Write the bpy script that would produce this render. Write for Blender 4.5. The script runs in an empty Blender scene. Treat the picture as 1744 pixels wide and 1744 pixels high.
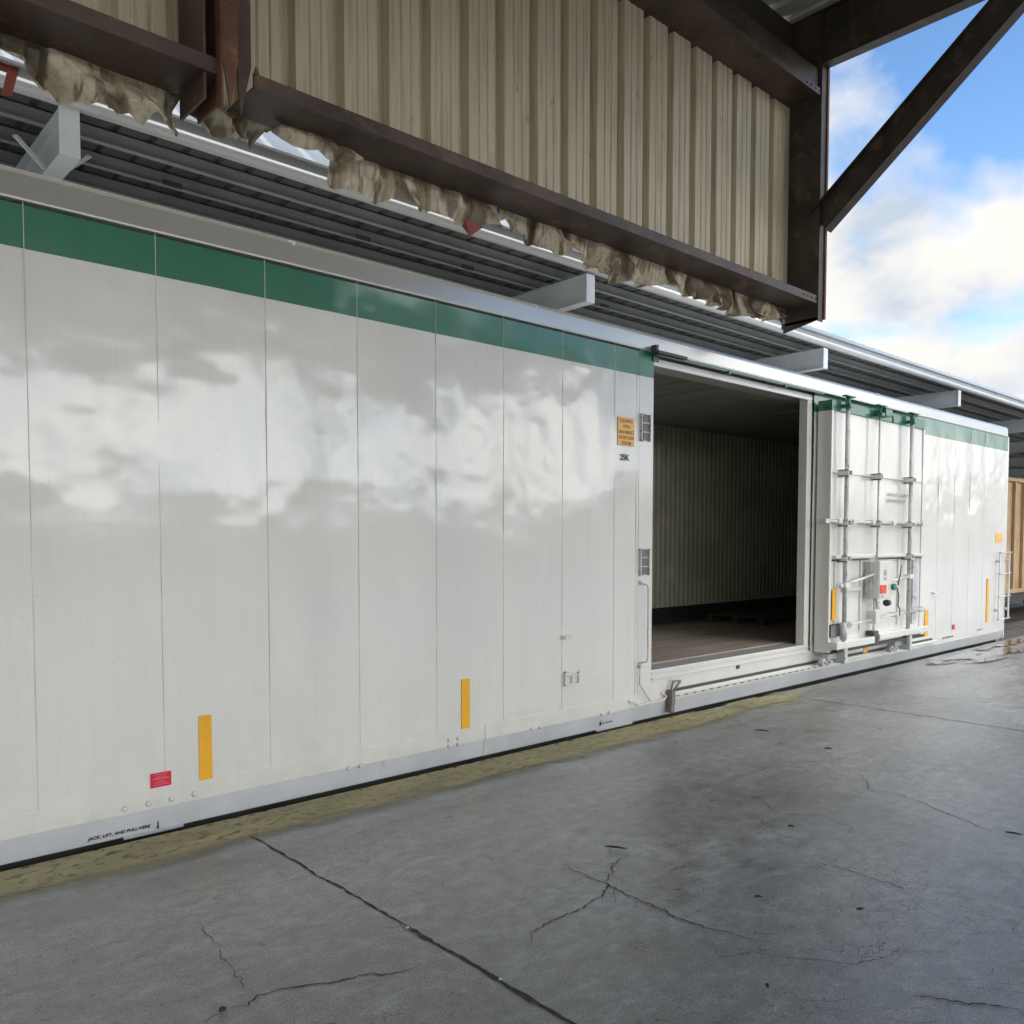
import bpy, bmesh, math, random
import numpy as np
from mathutils import Vector, Matrix
random.seed(7)
S = bpy.context.scene
COL = S.collection

# ------------------------------------------------------------------ camera
F_, YAW, PITCH, ROLL, PX, PY = 1427.668, math.radians(42.1569), math.radians(2.6656), math.radians(-0.0264), 865.3, 984.8
CZ = 1.85
fw = Vector((math.sin(YAW)*math.cos(PITCH), math.cos(YAW)*math.cos(PITCH), -math.sin(PITCH)))
rt = Vector((math.cos(YAW), -math.sin(YAW), 0))
dn = fw.cross(rt)
r2 = math.cos(ROLL)*rt + math.sin(ROLL)*dn
d2 = -math.sin(ROLL)*rt + math.cos(ROLL)*dn
cam_d = bpy.data.cameras.new('camera'); cam = bpy.data.objects.new('camera', cam_d); COL.objects.link(cam)
M = Matrix.Identity(4)
for i in range(3):
    M[i][0] = r2[i]; M[i][1] = -d2[i]; M[i][2] = -fw[i]
M[2][3] = CZ
cam.matrix_world = M
cam_d.sensor_width = 36; cam_d.lens = 36*F_/1744
cam_d.shift_x = (872-PX)/1744; cam_d.shift_y = (PY-872)/1744
cam_d.clip_start = 0.05; cam_d.clip_end = 5000
S.camera = cam

# ------------------------------------------------------------------ world, sun, exposure
SUN_EL, SUN_AZ = math.radians(34), math.radians(267)     # azimuth clockwise from +Y, where the sun stands
sd = Vector((math.sin(SUN_AZ)*math.cos(SUN_EL), math.cos(SUN_AZ)*math.cos(SUN_EL), math.sin(SUN_EL)))
sl = bpy.data.lights.new('sun', 'SUN'); sl.energy = 3.0; sl.angle = math.radians(2); sl.color = (1, .95, .86)
so = bpy.data.objects.new('sun', sl); COL.objects.link(so)
so.rotation_euler = (-sd).to_track_quat('-Z', 'Y').to_euler()
W = bpy.data.worlds.new('World'); S.world = W; W.use_nodes = True
nt = W.node_tree; nt.nodes.clear()
def N(nt, t, **k):
    n = nt.nodes.new(t)
    for a, v in k.items():
        if hasattr(n, a): setattr(n, a, v)
    return n
sky = N(nt, 'ShaderNodeTexSky', sky_type='NISHITA', sun_disc=False, sun_elevation=SUN_EL, sun_rotation=SUN_AZ, altitude=100, air_density=1.0, dust_density=0.4, ozone_density=3.0)
tc = N(nt, 'ShaderNodeTexCoord')
out = N(nt, 'ShaderNodeOutputWorld')
bg = N(nt, 'ShaderNodeBackground'); bg.inputs['Strength'].default_value = 0.15
hs = N(nt, 'ShaderNodeHueSaturation'); hs.inputs['Saturation'].default_value = 1.1; hs.inputs['Value'].default_value = 1.15
nt.links.new(sky.outputs[0], hs.inputs['Color']); nt.links.new(hs.outputs[0], bg.inputs['Color'])
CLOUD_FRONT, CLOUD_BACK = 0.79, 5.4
def mth(nt, op, a, b=None, c=None, clamp=False):
    n = nt.nodes.new('ShaderNodeMath'); n.operation = op; n.use_clamp = clamp
    for i, v in enumerate((a, b, c)):
        if v is None: continue
        if hasattr(v, 'links') or hasattr(v, 'node'): nt.links.new(v, n.inputs[i])
        else: n.inputs[i].default_value = v
    return n.outputs[0]
def ramp(nt, v, stops):
    n = nt.nodes.new('ShaderNodeValToRGB'); e = n.color_ramp.elements
    while len(e) < len(stops): e.new(0.5)
    for i, (p, c) in enumerate(stops):
        e[i].position = p; e[i].color = (*c, 1) if len(c) == 3 else c
    nt.links.new(v, n.inputs[0]); return n.outputs[0]
sep = N(nt, 'ShaderNodeSeparateXYZ'); nt.links.new(tc.outputs['Generated'], sep.inputs[0])
mp = N(nt, 'ShaderNodeMapping'); mp.inputs['Location'].default_value = (1.35, 0.4, 0.2); mp.inputs['Scale'].default_value = (1, 1, 1.7)
nt.links.new(tc.outputs['Generated'], mp.inputs[0])
n1 = N(nt, 'ShaderNodeTexNoise'); n1.inputs['Scale'].default_value = 2.6; n1.inputs['Detail'].default_value = 7; n1.inputs['Roughness'].default_value = .5; n1.inputs['Distortion'].default_value = .25
nt.links.new(mp.outputs[0], n1.inputs['Vector'])
# cloud cover: thick near the horizon, opening up overhead
zc = ramp(nt, sep.outputs[2], [(0.0, (.82, .82, .82)), (.28, (.55, .55, .55)), (.40, (.42, .42, .42)), (.48, (.34, .34, .34)), (.58, (.40, .40, .40)), (.85, (.62, .62, .62))])
hz = mth(nt, 'SUBTRACT', zc, 0.5)
cov = mth(nt, 'ADD', n1.outputs[0], hz)
mask = ramp(nt, cov, [(0.485, (0, 0, 0)), (0.575, (1, 1, 1))])
n2 = N(nt, 'ShaderNodeTexNoise'); n2.inputs['Scale'].default_value = 5.5; n2.inputs['Detail'].default_value = 5
nt.links.new(mp.outputs[0], n2.inputs['Vector'])
ccol = ramp(nt, n2.outputs[0], [(0.38, (.58, .67, .79)), (0.48, (.90, .90, .90)), (0.60, (1.08, 1.02, .92))])
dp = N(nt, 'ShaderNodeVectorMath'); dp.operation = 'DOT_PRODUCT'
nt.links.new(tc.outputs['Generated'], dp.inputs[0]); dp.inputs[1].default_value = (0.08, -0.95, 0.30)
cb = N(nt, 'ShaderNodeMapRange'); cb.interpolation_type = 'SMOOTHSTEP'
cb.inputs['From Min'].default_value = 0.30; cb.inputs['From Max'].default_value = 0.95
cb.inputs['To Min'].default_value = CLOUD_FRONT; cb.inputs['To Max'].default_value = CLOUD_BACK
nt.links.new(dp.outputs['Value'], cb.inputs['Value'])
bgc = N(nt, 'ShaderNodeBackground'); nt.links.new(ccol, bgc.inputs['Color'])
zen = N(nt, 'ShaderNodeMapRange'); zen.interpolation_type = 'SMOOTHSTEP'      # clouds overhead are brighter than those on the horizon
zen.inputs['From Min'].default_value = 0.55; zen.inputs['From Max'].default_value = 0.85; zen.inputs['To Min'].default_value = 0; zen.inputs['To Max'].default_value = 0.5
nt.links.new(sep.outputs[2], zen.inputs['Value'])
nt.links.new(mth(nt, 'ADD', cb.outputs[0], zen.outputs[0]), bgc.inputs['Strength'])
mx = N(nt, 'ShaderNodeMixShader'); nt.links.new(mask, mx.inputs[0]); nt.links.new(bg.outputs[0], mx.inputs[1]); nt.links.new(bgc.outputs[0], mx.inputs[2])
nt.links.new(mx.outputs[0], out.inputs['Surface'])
S.view_settings.view_transform = 'Standard'; S.view_settings.look = 'None'; S.view_settings.gamma = 1
S.view_settings.exposure = 0.38
S.render.engine = 'CYCLES'
S.cycles.max_bounces = 8; S.cycles.diffuse_bounces = 5; S.cycles.glossy_bounces = 4

# ------------------------------------------------------------------ helpers
def tag(o, label=None, cat=None, group=None, kind=None):
    if label: o['label'] = label
    if cat: o['category'] = cat
    if group: o['group'] = group
    if kind: o['kind'] = kind
    return o
def thing(name, label, cat, loc=(0, 0, 0), group=None):
    o = bpy.data.objects.new(name, None); COL.objects.link(o); o.location = loc; o.empty_display_size = .3
    return tag(o, label, cat, group)
class MB:
    def __init__(s): s.bm = bmesh.new(); s.mi = 0
    def faces(s, vs, fs, smooth=False):
        v = [s.bm.verts.new(p) for p in vs]
        for f in fs:
            try:
                q = s.bm.faces.new([v[i] for i in f]); q.material_index = s.mi; q.smooth = smooth
            except ValueError: pass
        return s
    def box(s, x0, x1, y0, y1, z0, z1, bev=0.0):
        if bev <= 0:
            vs = [(x, y, z) for x in (x0, x1) for y in (y0, y1) for z in (z0, z1)]
            return s.faces(vs, [(0, 1, 3, 2), (4, 6, 7, 5), (0, 4, 5, 1), (2, 3, 7, 6), (0, 2, 6, 4), (1, 5, 7, 3)])
        t = bmesh.new()
        bmesh.ops.create_cube(t, size=1)
        for v in t.verts:
            v.co = ((x0+x1)/2+v.co.x*(x1-x0), (y0+y1)/2+v.co.y*(y1-y0), (z0+z1)/2+v.co.z*(z1-z0))
        bmesh.ops.bevel(t, geom=t.edges[:], offset=min(bev, .45*min(x1-x0, y1-y0, z1-z0)), segments=2, profile=.6, affect='EDGES')
        return s.merge(t)
    def merge(s, t, mat=None):
        t.verts.index_update()
        vs = [(mat @ v.co) if mat else v.co for v in t.verts]
        m = [s.bm.verts.new(p) for p in vs]
        for f in t.faces:
            q = s.bm.faces.new([m[v.index] for v in f.verts]); q.material_index = s.mi; q.smooth = f.smooth
        t.free(); return s
    def tube(s, pts, r, n=10, cap=True):
        P = [Vector(p) for p in pts]; rs = r if isinstance(r, (list, tuple)) else [r]*len(P)
        rings = []; up = None
        for i, p in enumerate(P):
            d = (P[min(i+1, len(P)-1)]-P[max(i-1, 0)]).normalized()
            if up is None: up = Vector((0, 0, 1)) if abs(d.z) < .9 else Vector((0, 1, 0))
            a = d.cross(up).normalized(); b = a.cross(d).normalized(); up = b
            rings.append([s.bm.verts.new(p+rs[i]*(math.cos(2*math.pi*k/n)*a+math.sin(2*math.pi*k/n)*b)) for k in range(n)])
        for i in range(len(P)-1):
            for k in range(n):
                q = s.bm.faces.new([rings[i][k], rings[i][(k+1) % n], rings[i+1][(k+1) % n], rings[i+1][k]]); q.smooth = True; q.material_index = s.mi
        if cap:
            for R_ in (rings[0], rings[-1]):
                q = s.bm.faces.new(R_); q.material_index = s.mi
        return s
    def prism(s, prof, axis, a, b):
        """closed polygon prof [(u,v)] swept along axis from a to b. x:(y,z) y:(x,z) z:(x,y)"""
        def p(u, v, t): return {'x': (t, u, v), 'y': (u, t, v), 'z': (u, v, t)}[axis]
        n = len(prof); vs = [p(u, v, a) for u, v in prof]+[p(u, v, b) for u, v in prof]
        fs = [tuple(range(n)), tuple(range(n, 2*n))]+[(i, (i+1) % n, n+(i+1) % n, n+i) for i in range(n)]
        return s.faces(vs, fs)
    def sheet(s, prof, axis, a, b, th):
        """thin metal sheet following an open profile, with real thickness"""
        P = [Vector((u, v)) for u, v in prof]; Q = []
        for i, p in enumerate(P):
            d = (P[min(i+1, len(P)-1)]-P[max(i-1, 0)]).normalized(); Q.append(p+Vector((-d.y, d.x))*th)
        def w(u, v, t): return {'x': (t, u, v), 'y': (u, t, v), 'z': (u, v, t)}[axis]
        n = len(P); ring = P+Q[::-1]
        vs = [w(q.x, q.y, a) for q in ring]+[w(q.x, q.y, b) for q in ring]; m = 2*n
        fs = [(i, (i+1) % m, m+(i+1) % m, m+i) for i in range(m)]
        for i in range(n-1):
            fs.append((i, i+1, m-2-i, m-1-i)); fs.append((m+i, m+i+1, m+m-2-i, m+m-1-i))
        return s.faces(vs, fs)
    def bolt(s, x, y, z, r=.014, h=.014):
        """round bolt head facing -Y"""
        t = bmesh.new(); bmesh.ops.create_uvsphere(t, u_segments=10, v_segments=6, radius=1)
        for f in t.faces: f.smooth = True
        return s.merge(t, Matrix.Translation((x, y, z)) @ Matrix.Diagonal((r, h, r, 1)))
    def build(s, name, mat, parent=None, bevel=0):
        me = bpy.data.meshes.new(name)
        bmesh.ops.recalc_face_normals(s.bm, faces=s.bm.faces[:])
        s.bm.to_mesh(me); s.bm.free()
        for m in (mat if isinstance(mat, (list, tuple)) else [mat]): me.materials.append(m)
        o = bpy.data.objects.new(name, me); COL.objects.link(o)
        if parent: o.parent = parent; o.matrix_parent_inverse = Matrix.Translation(parent_loc(parent)).inverted()
        if bevel:
            b = o.modifiers.new('bevel', 'BEVEL'); b.width = bevel; b.segments = 2; b.limit_method = 'ANGLE'
        return o
def parent_loc(p):
    v = Vector(p.location)
    # a part's own basis already holds its parent's inverse, so only top-level offsets count
    return v
def grid_obj(name, xs, zs, yf, mat, parent=None, smooth=True):
    """height field y=yf(X,Z) over a grid"""
    X, Z = np.meshgrid(xs, zs); Y = yf(X, Z); n, m = X.shape
    co = np.stack([X, Y, Z], -1).reshape(-1, 3)
    idx = np.arange(n*m).reshape(n, m)
    f = np.stack([idx[:-1, :-1], idx[:-1, 1:], idx[1:, 1:], idx[1:, :-1]], -1).reshape(-1, 4)
    me = bpy.data.meshes.new(name); me.from_pydata(co.tolist(), [], f.tolist())
    if smooth: me.polygons.foreach_set('use_smooth', [True]*len(me.polygons))
    me.materials.append(mat); me.update()
    o = bpy.data.objects.new(name, me); COL.objects.link(o)
    if parent: o.parent = parent; o.matrix_parent_inverse = Matrix.Translation(parent_loc(parent)).inverted()
    return o
def vnoise(X, Y, seed=0):
    rs = np.random.RandomState(seed); T = rs.rand(256, 256)
    xi = np.floor(X).astype(int); yi = np.floor(Y).astype(int); u = X-xi; v = Y-yi
    q = lambda t: t*t*t*(t*(t*6-15)+10)
    u, v = q(u), q(v)
    g = lambda a, b: T[a % 256, b % 256]
    return (g(xi, yi)*(1-u)+g(xi+1, yi)*u)*(1-v)+(g(xi, yi+1)*(1-u)+g(xi+1, yi+1)*u)*v - .5
def fnoise(X, Y, seed=0):
    """faceted noise: flat triangles between lattice points, so it creases like bent metal"""
    T = np.random.RandomState(seed).rand(256, 256); xi = np.floor(X).astype(int); yi = np.floor(Y).astype(int); u = X-xi; v = Y-yi
    g = lambda a, b: T[a % 256, b % 256]
    a, b, c, d = g(xi, yi), g(xi+1, yi), g(xi, yi+1), g(xi+1, yi+1)
    return np.where(u+v < 1, a+(b-a)*u+(c-a)*v, d+(c-d)*(1-u)+(b-d)*(1-v))-.5
def text_mesh(s, size, x, y, z, extr=.0008, align='LEFT', sx=1.0, bold=0.0, tilt=0.0):
    """lettering facing -Y, baseline start at x,z; returns bmesh"""
    c = bpy.data.curves.new('lettering', 'FONT'); c.body = s; c.size = size; c.extrude = extr; c.align_x = align; c.offset = bold
    c.resolution_u = 3
    o = bpy.data.objects.new('lettering', c); COL.objects.link(o)
    bpy.context.view_layer.update()
    me = bpy.data.meshes.new_from_object(o.evaluated_get(bpy.context.evaluated_depsgraph_get()))
    bpy.data.objects.remove(o); bpy.data.curves.remove(c)
    t = bmesh.new(); t.from_mesh(me); bpy.data.meshes.remove(me)
    mat = Matrix.Translation((x, y, z)) @ Matrix.Rotation(tilt, 4, 'X') @ Matrix.Rotation(math.pi/2, 4, 'X') @ Matrix.Diagonal((sx, 1, 1, 1))
    bmesh.ops.transform(t, matrix=mat, verts=t.verts)
    return t

# ------------------------------------------------------------------ materials
def mat(name):
    m = bpy.data.materials.new(name); m.use_nodes = True; nt = m.node_tree
    return m, nt, nt.nodes['Principled BSDF']
def noise(nt, vec, scale, detail=5, rough=.55, dist=0.0):
    n = nt.nodes.new('ShaderNodeTexNoise'); n.inputs['Scale'].default_value = scale; n.inputs['Detail'].default_value = detail
    n.inputs['Roughness'].default_value = rough; n.inputs['Distortion'].default_value = dist
    if vec is not None: nt.links.new(vec, n.inputs['Vector'])
    return n.outputs[0]
def ocoord(nt, scale=(1, 1, 1), loc=(0, 0, 0)):
    g = nt.nodes.new('ShaderNodeNewGeometry'); m = nt.nodes.new('ShaderNodeMapping')
    nt.links.new(g.outputs['Position'], m.inputs[0]); m.inputs['Scale'].default_value = scale; m.inputs['Location'].default_value = loc
    return m.outputs[0]
def mixc(nt, f, a, b, mode='MIX'):
    n = nt.nodes.new('ShaderNodeMix'); n.data_type = 'RGBA'; n.blend_type = mode
    for i, v in ((0, f), (6, a), (7, b)):
        if hasattr(v, 'node'): nt.links.new(v, n.inputs[i])
        else: n.inputs[i].default_value = v if i == 0 else (*v, 1)
    return n.outputs[2]
def bump(nt, p, h, strength, dist):
    b = nt.nodes.new('ShaderNodeBump'); b.inputs['Strength'].default_value = strength; b.inputs['Distance'].default_value = dist
    nt.links.new(h, b.inputs['Height']); nt.links.new(b.outputs[0], p.inputs['Normal']); return b
def simple(name, col, rough=.5, metal=0.0, var=.25, scale=3.0, spec=.5, stain=None, bmp=0.0, stretch=(1, 1, 1), stain_lo=.55, coat=0):
    m, nt, p = mat(name)
    v = ocoord(nt, stretch)
    n = noise(nt, v, scale, 6, .6)
    f = ramp(nt, n, [(.3, (0, 0, 0)), (.7, (1, 1, 1))])
    c = mixc(nt, f, tuple(k*(1-var) for k in col), tuple(min(1, k*(1+var*.5)) for k in col))
    if stain:
        n2 = noise(nt, ocoord(nt, stretch, (5, 3, 1)), scale*2.3, 8, .65)
        c = mixc(nt, ramp(nt, n2, [(stain_lo, (0, 0, 0)), (stain_lo+.14, (1, 1, 1))]), c, stain)
    nt.links.new(c, p.inputs['Base Color'])
    p.inputs['Roughness'].default_value = rough; p.inputs['Metallic'].default_value = metal; p.inputs['Specular IOR Level'].default_value = spec
    if coat: p.inputs['Coat Weight'].default_value = coat; p.inputs['Coat Roughness'].default_value = .08
    if bmp: bump(nt, p, noise(nt, ocoord(nt), scale*14, 6, .6), .6, bmp)
    return m

def car_paint(name, band):
    m, nt, p = mat(name)
    g = nt.nodes.new('ShaderNodeNewGeometry'); s = nt.nodes.new('ShaderNodeSeparateXYZ'); nt.links.new(g.outputs['Position'], s.inputs[0])
    white = (.72, .70, .65)
    n = noise(nt, ocoord(nt, (1, 1, .35)), 1.3, 5, .55)
    c = mixc(nt, ramp(nt, n, [(.3, (0, 0, 0)), (.75, (1, 1, 1))]), white, (.63, .62, .585))
    # vertical rain streaks and low grime
    st = noise(nt, ocoord(nt, (9, 9, .35)), 2.0, 6, .6)
    c = mixc(nt, ramp(nt, st, [(.5, (0, 0, 0)), (.8, (.32, .32, .32))]), c, (.58, .58, .54))
    grime = mth(nt, 'MULTIPLY', ramp(nt, noise(nt, ocoord(nt, (2, 2, 2)), 3.0, 7, .65), [(.45, (0, 0, 0)), (.75, (1, 1, 1))]),
                mth(nt, 'SUBTRACT', .75, s.outputs[2], clamp=True), clamp=True)
    c = mixc(nt, mth(nt, 'MULTIPLY', grime, .5), c, (.42, .40, .36))
    sp = noise(nt, ocoord(nt, (1, 1, .6)), 38, 3, .5)
    c = mixc(nt, ramp(nt, sp, [(.70, (0, 0, 0)), (.76, (.5, .5, .5))]), c, (.40, .38, .34))
    if band:
        gc = mixc(nt, st, (.004, .125, .062), (.006, .165, .085))
        f = mth(nt, 'GREATER_THAN', s.outputs[2], 3.487)
        f = mth(nt, 'MULTIPLY', f, mth(nt, 'LESS_THAN', s.outputs[2], 3.7455))
        c = mixc(nt, f, c, gc)
    nt.links.new(c, p.inputs['Base Color'])
    rr = nt.nodes.new('ShaderNodeMapRange'); rr.inputs['To Min'].default_value = .28; rr.inputs['To Max'].default_value = .45
    nt.links.new(n, rr.inputs['Value']); nt.links.new(rr.outputs[0], p.inputs['Roughness'])
    p.inputs['Coat Weight'].default_value = 1.0; p.inputs['Coat IOR'].default_value = 1.53; p.inputs['Coat Roughness'].default_value = .115
    b = bump(nt, p, noise(nt, ocoord(nt, (1, 1, 1)), 60, 4, .6), .12, .002)
    return m
M_car = car_paint('white_car_paint_with_green_band', True)
M_white = car_paint('white_car_paint', False)
M_sill = simple('dusty_white_sill_paint', (.60, .62, .63), .35, var=.12, scale=2.5, stain=(.40, .38, .35), stain_lo=.64, coat=.4)
M_seam = simple('pale_seam_sealant', (.62, .62, .57), .5, var=.3, scale=7, stain=(.35, .34, .3), stain_lo=.58)
M_alum = simple('painted_aluminium', (.58, .57, .53), .25, metal=.6, var=.06, scale=1.5)
M_green = simple('green_paint', (.006, .14, .075), .35, coat=.5)
M_galv = simple('grey_lock_rod_paint', (.52, .53, .54), .38, metal=.1, var=.25, scale=6, stain=(.20, .16, .13), stain_lo=.55)
M_dark = simple('dark_greasy_steel', (.06, .055, .05), .5, var=.4)
M_yel = simple('amber_reflective_tape', (.85, .42, .015), .35, var=.08, scale=8)
M_yel2 = simple('pale_amber_sign', (.83, .47, .10), .4, var=.06, scale=8)
M_red = simple('red_placard', (.62, .012, .04), .35, var=.05)
M_redl = simple('orange_red_label', (.75, .07, .03), .4, var=.1, scale=20)
M_ink = simple('black_lettering', (.02, .02, .022), .5, var=.1)
M_inkb = simple('faded_grey_lettering', (.40, .41, .42), .5, var=.1)
M_inkbr = simple('brown_lettering', (.42, .17, .03), .5, var=.1)
M_pale = simple('white_lettering', (.72, .30, .32), .5, var=.1)
M_int = simple('cream_liner', (.44, .43, .32), .45, var=.2, scale=2)
M_kick = simple('black_kick_plate', (.03, .03, .03), .5, var=.3)
M_ceil = simple('grey_liner_ceiling', (.24, .235, .21), .5, var=.2)
M_rust = simple('brown_primer_steel', (.095, .062, .05), .5, var=.5, scale=2.6, stain=(.17, .085, .05), stain_lo=.54, bmp=.002)
M_rust2 = simple('rusty_orange_steel', (.15, .068, .04), .65, var=.5, scale=5, stain=(.30, .12, .05), stain_lo=.55, bmp=.003)
M_dkst = simple('dark_brown_steel', (.055, .043, .034), .5, var=.5, scale=2.4, stain=(.13, .085, .055), stain_lo=.55, bmp=.002)
M_redst = simple('red_oxide_scrap', (.24, .045, .03), .6, var=.3, scale=9)
M_fasc = simple('white_gutter_metal', (.46, .48, .50), .3, metal=0, var=.06, scale=4, coat=.6)
M_can = simple('grey_canopy_steel', (.27, .29, .30), .45, var=.15, scale=2)
M_raft = simple('pale_grey_rafter_paint', (.55, .60, .64), .4, var=.1, scale=2)
M_deck = simple('galvanised_deck', (.14, .15, .155), .5, metal=.2, var=.2, scale=2)
M_bulk = simple('shed_roof_sheet', (.55, .54, .47), .5, var=.15, scale=2)
M_roofw = simple('pale_roof_sheet', (.27, .30, .33), .35, var=.06, coat=.4)
M_wagon = simple('ochre_wagon_paint', (.44, .29, .15), .5, var=.25, scale=1.2, stain=(.30, .16, .07), stain_lo=.6)
M_rail = simple('rusty_rail_steel', (.12, .08, .06), .4, metal=.6, var=.3)

def tan_sheet(name, dirty):
    m, nt, p = mat(name)
    c = mixc(nt, noise(nt, ocoord(nt, (3, 3, .25)), 2.4, 6, .6), (.56, .49, .34), (.70, .62, .475))
    st = noise(nt, ocoord(nt, (14, 14, .5), (3, 1, 2)), 2.2, 7, .62)
    c = mixc(nt, ramp(nt, st, [(.5, (0, 0, 0)), (.78, (.7, .7, .7))]), c, (.20, .16, .095))
    if dirty:
        d = noise(nt, ocoord(nt, (1.8, 1, .8), (8, 2, 2)), 2.2, 4, .5)
        c = mixc(nt, ramp(nt, d, [(.47, (0, 0, 0)), (.53, (.85, .85, .85))]), c, (.15, .115, .07))
        e = noise(nt, ocoord(nt, (6, 1, 1.2), (1, 2, 5)), 3.0, 5, .6)
        c = mixc(nt, ramp(nt, e, [(.54, (0, 0, 0)), (.64, (.8, .8, .8))]), c, (.10, .075, .045))
        p.inputs['Coat Weight'].default_value = .5; p.inputs['Coat Roughness'].default_value = .2
    else:
        sp = noise(nt, ocoord(nt, (1, 1, .5), (2, 2, 1)), 9, 5, .6)
        c = mixc(nt, ramp(nt, sp, [(.66, (0, 0, 0)), (.74, (.6, .6, .6))]), c, (.17, .12, .07))
    nt.links.new(c, p.inputs['Base Color']); p.inputs['Roughness'].default_value = .5; p.inputs['Specular IOR Level'].default_value = .35
    return m
M_tan = tan_sheet('tan_corrugated_sheet', False)
M_torn = tan_sheet('dirty_tan_torn_sheet', True)

def concrete():
    m, nt, p = mat('worn_concrete')
    a = noise(nt, ocoord(nt, (1, 1, 1)), .55, 8, .62, .6)
    b = noise(nt, ocoord(nt, (1, 1.6, 1), (4, 9, 0)), 3.1, 9, .66, .4)
    f = noise(nt, ocoord(nt), 55, 5, .6)
    c = mixc(nt, ramp(nt, a, [(.30, (0, 0, 0)), (.72, (1, 1, 1))]), (.25, .245, .225), (.50, .50, .485))
    c = mixc(nt, ramp(nt, b, [(.36, (.75, .75, .75)), (.60, (0, 0, 0))]), c, (.22, .215, .195))
    c = mixc(nt, ramp(nt, b, [(.60, (0, 0, 0)), (.80, (.55, .55, .55))]), c, (.56, .57, .57))
    # long scuffs dragged along the platform
    s = noise(nt, ocoord(nt, (.5, 5, 1), (0, 2, 7)), 2.2, 8, .68, .8)
    c = mixc(nt, ramp(nt, s, [(.56, (0, 0, 0)), (.72, (.3, .3, .3))]), c, (.53, .53, .52))
    m2 = noise(nt, ocoord(nt, (1, 1.2, 1), (7, 1, 0)), 9, 10, .72)
    c = mixc(nt, ramp(nt, m2, [(.40, (.55, .55, .55)), (.55, (0, 0, 0))]), c, (.19, .185, .17))
    c = mixc(nt, ramp(nt, m2, [(.56, (0, 0, 0)), (.70, (.4, .4, .4))]), c, (.55, .56, .56))
    oil = noise(nt, ocoord(nt, (1, 1, 1), (3.3, 6.2, 0)), 1.7, 5, .55)
    c = mixc(nt, ramp(nt, oil, [(.62, (0, 0, 0)), (.70, (.5, .5, .5))]), c, (.13, .128, .12))
    c = mixc(nt, ramp(nt, s, [(.30, (.6, .6, .6)), (.42, (0, 0, 0))]), c, (.20, .195, .175))
    # tyre-dark strip just inside the painted line
    g = nt.nodes.new('ShaderNodeNewGeometry'); sx = nt.nodes.new('ShaderNodeSeparateXYZ'); nt.links.new(g.outputs['Position'], sx.inputs[0])
    dd = mth(nt, 'ABSOLUTE', mth(nt, 'ADD', mth(nt, 'SUBTRACT', sx.outputs[1], 4.5), mth(nt, 'MULTIPLY', mth(nt, 'SUBTRACT', a, .5), 1.3)))
    band = ramp(nt, dd, [(.0, (.6, .6, .6)), (.30, (0, 0, 0))])
    c = mixc(nt, mth(nt, 'MULTIPLY', band, ramp(nt, b, [(.3, (.3, .3, .3)), (.6, (1, 1, 1))])), c, (.14, .135, .125))
    # hairline crazing
    vo = nt.nodes.new('ShaderNodeTexVoronoi'); vo.feature = 'DISTANCE_TO_EDGE'; vo.inputs['Scale'].default_value = 4.6
    wv = nt.nodes.new('ShaderNodeVectorMath'); wv.operation = 'ADD'
    nn = nt.nodes.new('ShaderNodeTexNoise'); nn.inputs['Scale'].default_value = 5; nn.inputs['Detail'].default_value = 7
    o = ocoord(nt, (1, 1.3, 1)); nt.links.new(o, nn.inputs['Vector'])
    sc = nt.nodes.new('ShaderNodeVectorMath'); sc.operation = 'SCALE'; sc.inputs['Scale'].default_value = .55
    nt.links.new(nn.outputs['Color'], sc.inputs[0]); nt.links.new(o, wv.inputs[0]); nt.links.new(sc.outputs[0], wv.inputs[1]); nt.links.new(wv.outputs[0], vo.inputs['Vector'])
    hair = ramp(nt, vo.outputs['Distance'], [(0, (1, 1, 1)), (.018, (0, 0, 0))])
    where = ramp(nt, noise(nt, ocoord(nt, (1, 1, 1), (2.2, 5.1, 0)), .8, 5, .6), [(.45, (0, 0, 0)), (.62, (.8, .8, .8))])
    hw = mth(nt, 'MULTIPLY', hair, where)
    c = mixc(nt, hw, c, (.045, .042, .038))
    spk = ramp(nt, noise(nt, ocoord(nt), 120, 3, .6), [(.35, (.58, .58, .58)), (.65, (1.22, 1.22, 1.22))])
    c = mixc(nt, 1.0, c, spk, 'MULTIPLY')
    nt.links.new(c, p.inputs['Base Color'])
    ro = nt.nodes.new('ShaderNodeMapRange'); ro.inputs['From Min'].default_value = .3; ro.inputs['From Max'].default_value = .7; ro.inputs['To Min'].default_value = .24; ro.inputs['To Max'].default_value = .50
    nt.links.new(b, ro.inputs['Value']); nt.links.new(ro.outputs[0], p.inputs['Roughness'])
    p.inputs['Specular IOR Level'].default_value = .95
    h = mth(nt, 'ADD', mth(nt, 'MULTIPLY', f, .35), mth(nt, 'ADD', b, mth(nt, 'MULTIPLY', hw, -.5)))
    bump(nt, p, h, .35, .012)
    return m
M_conc = concrete()
M_crack = simple('crack_dirt', (.05, .046, .04), .9, var=.4, scale=14)
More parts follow.
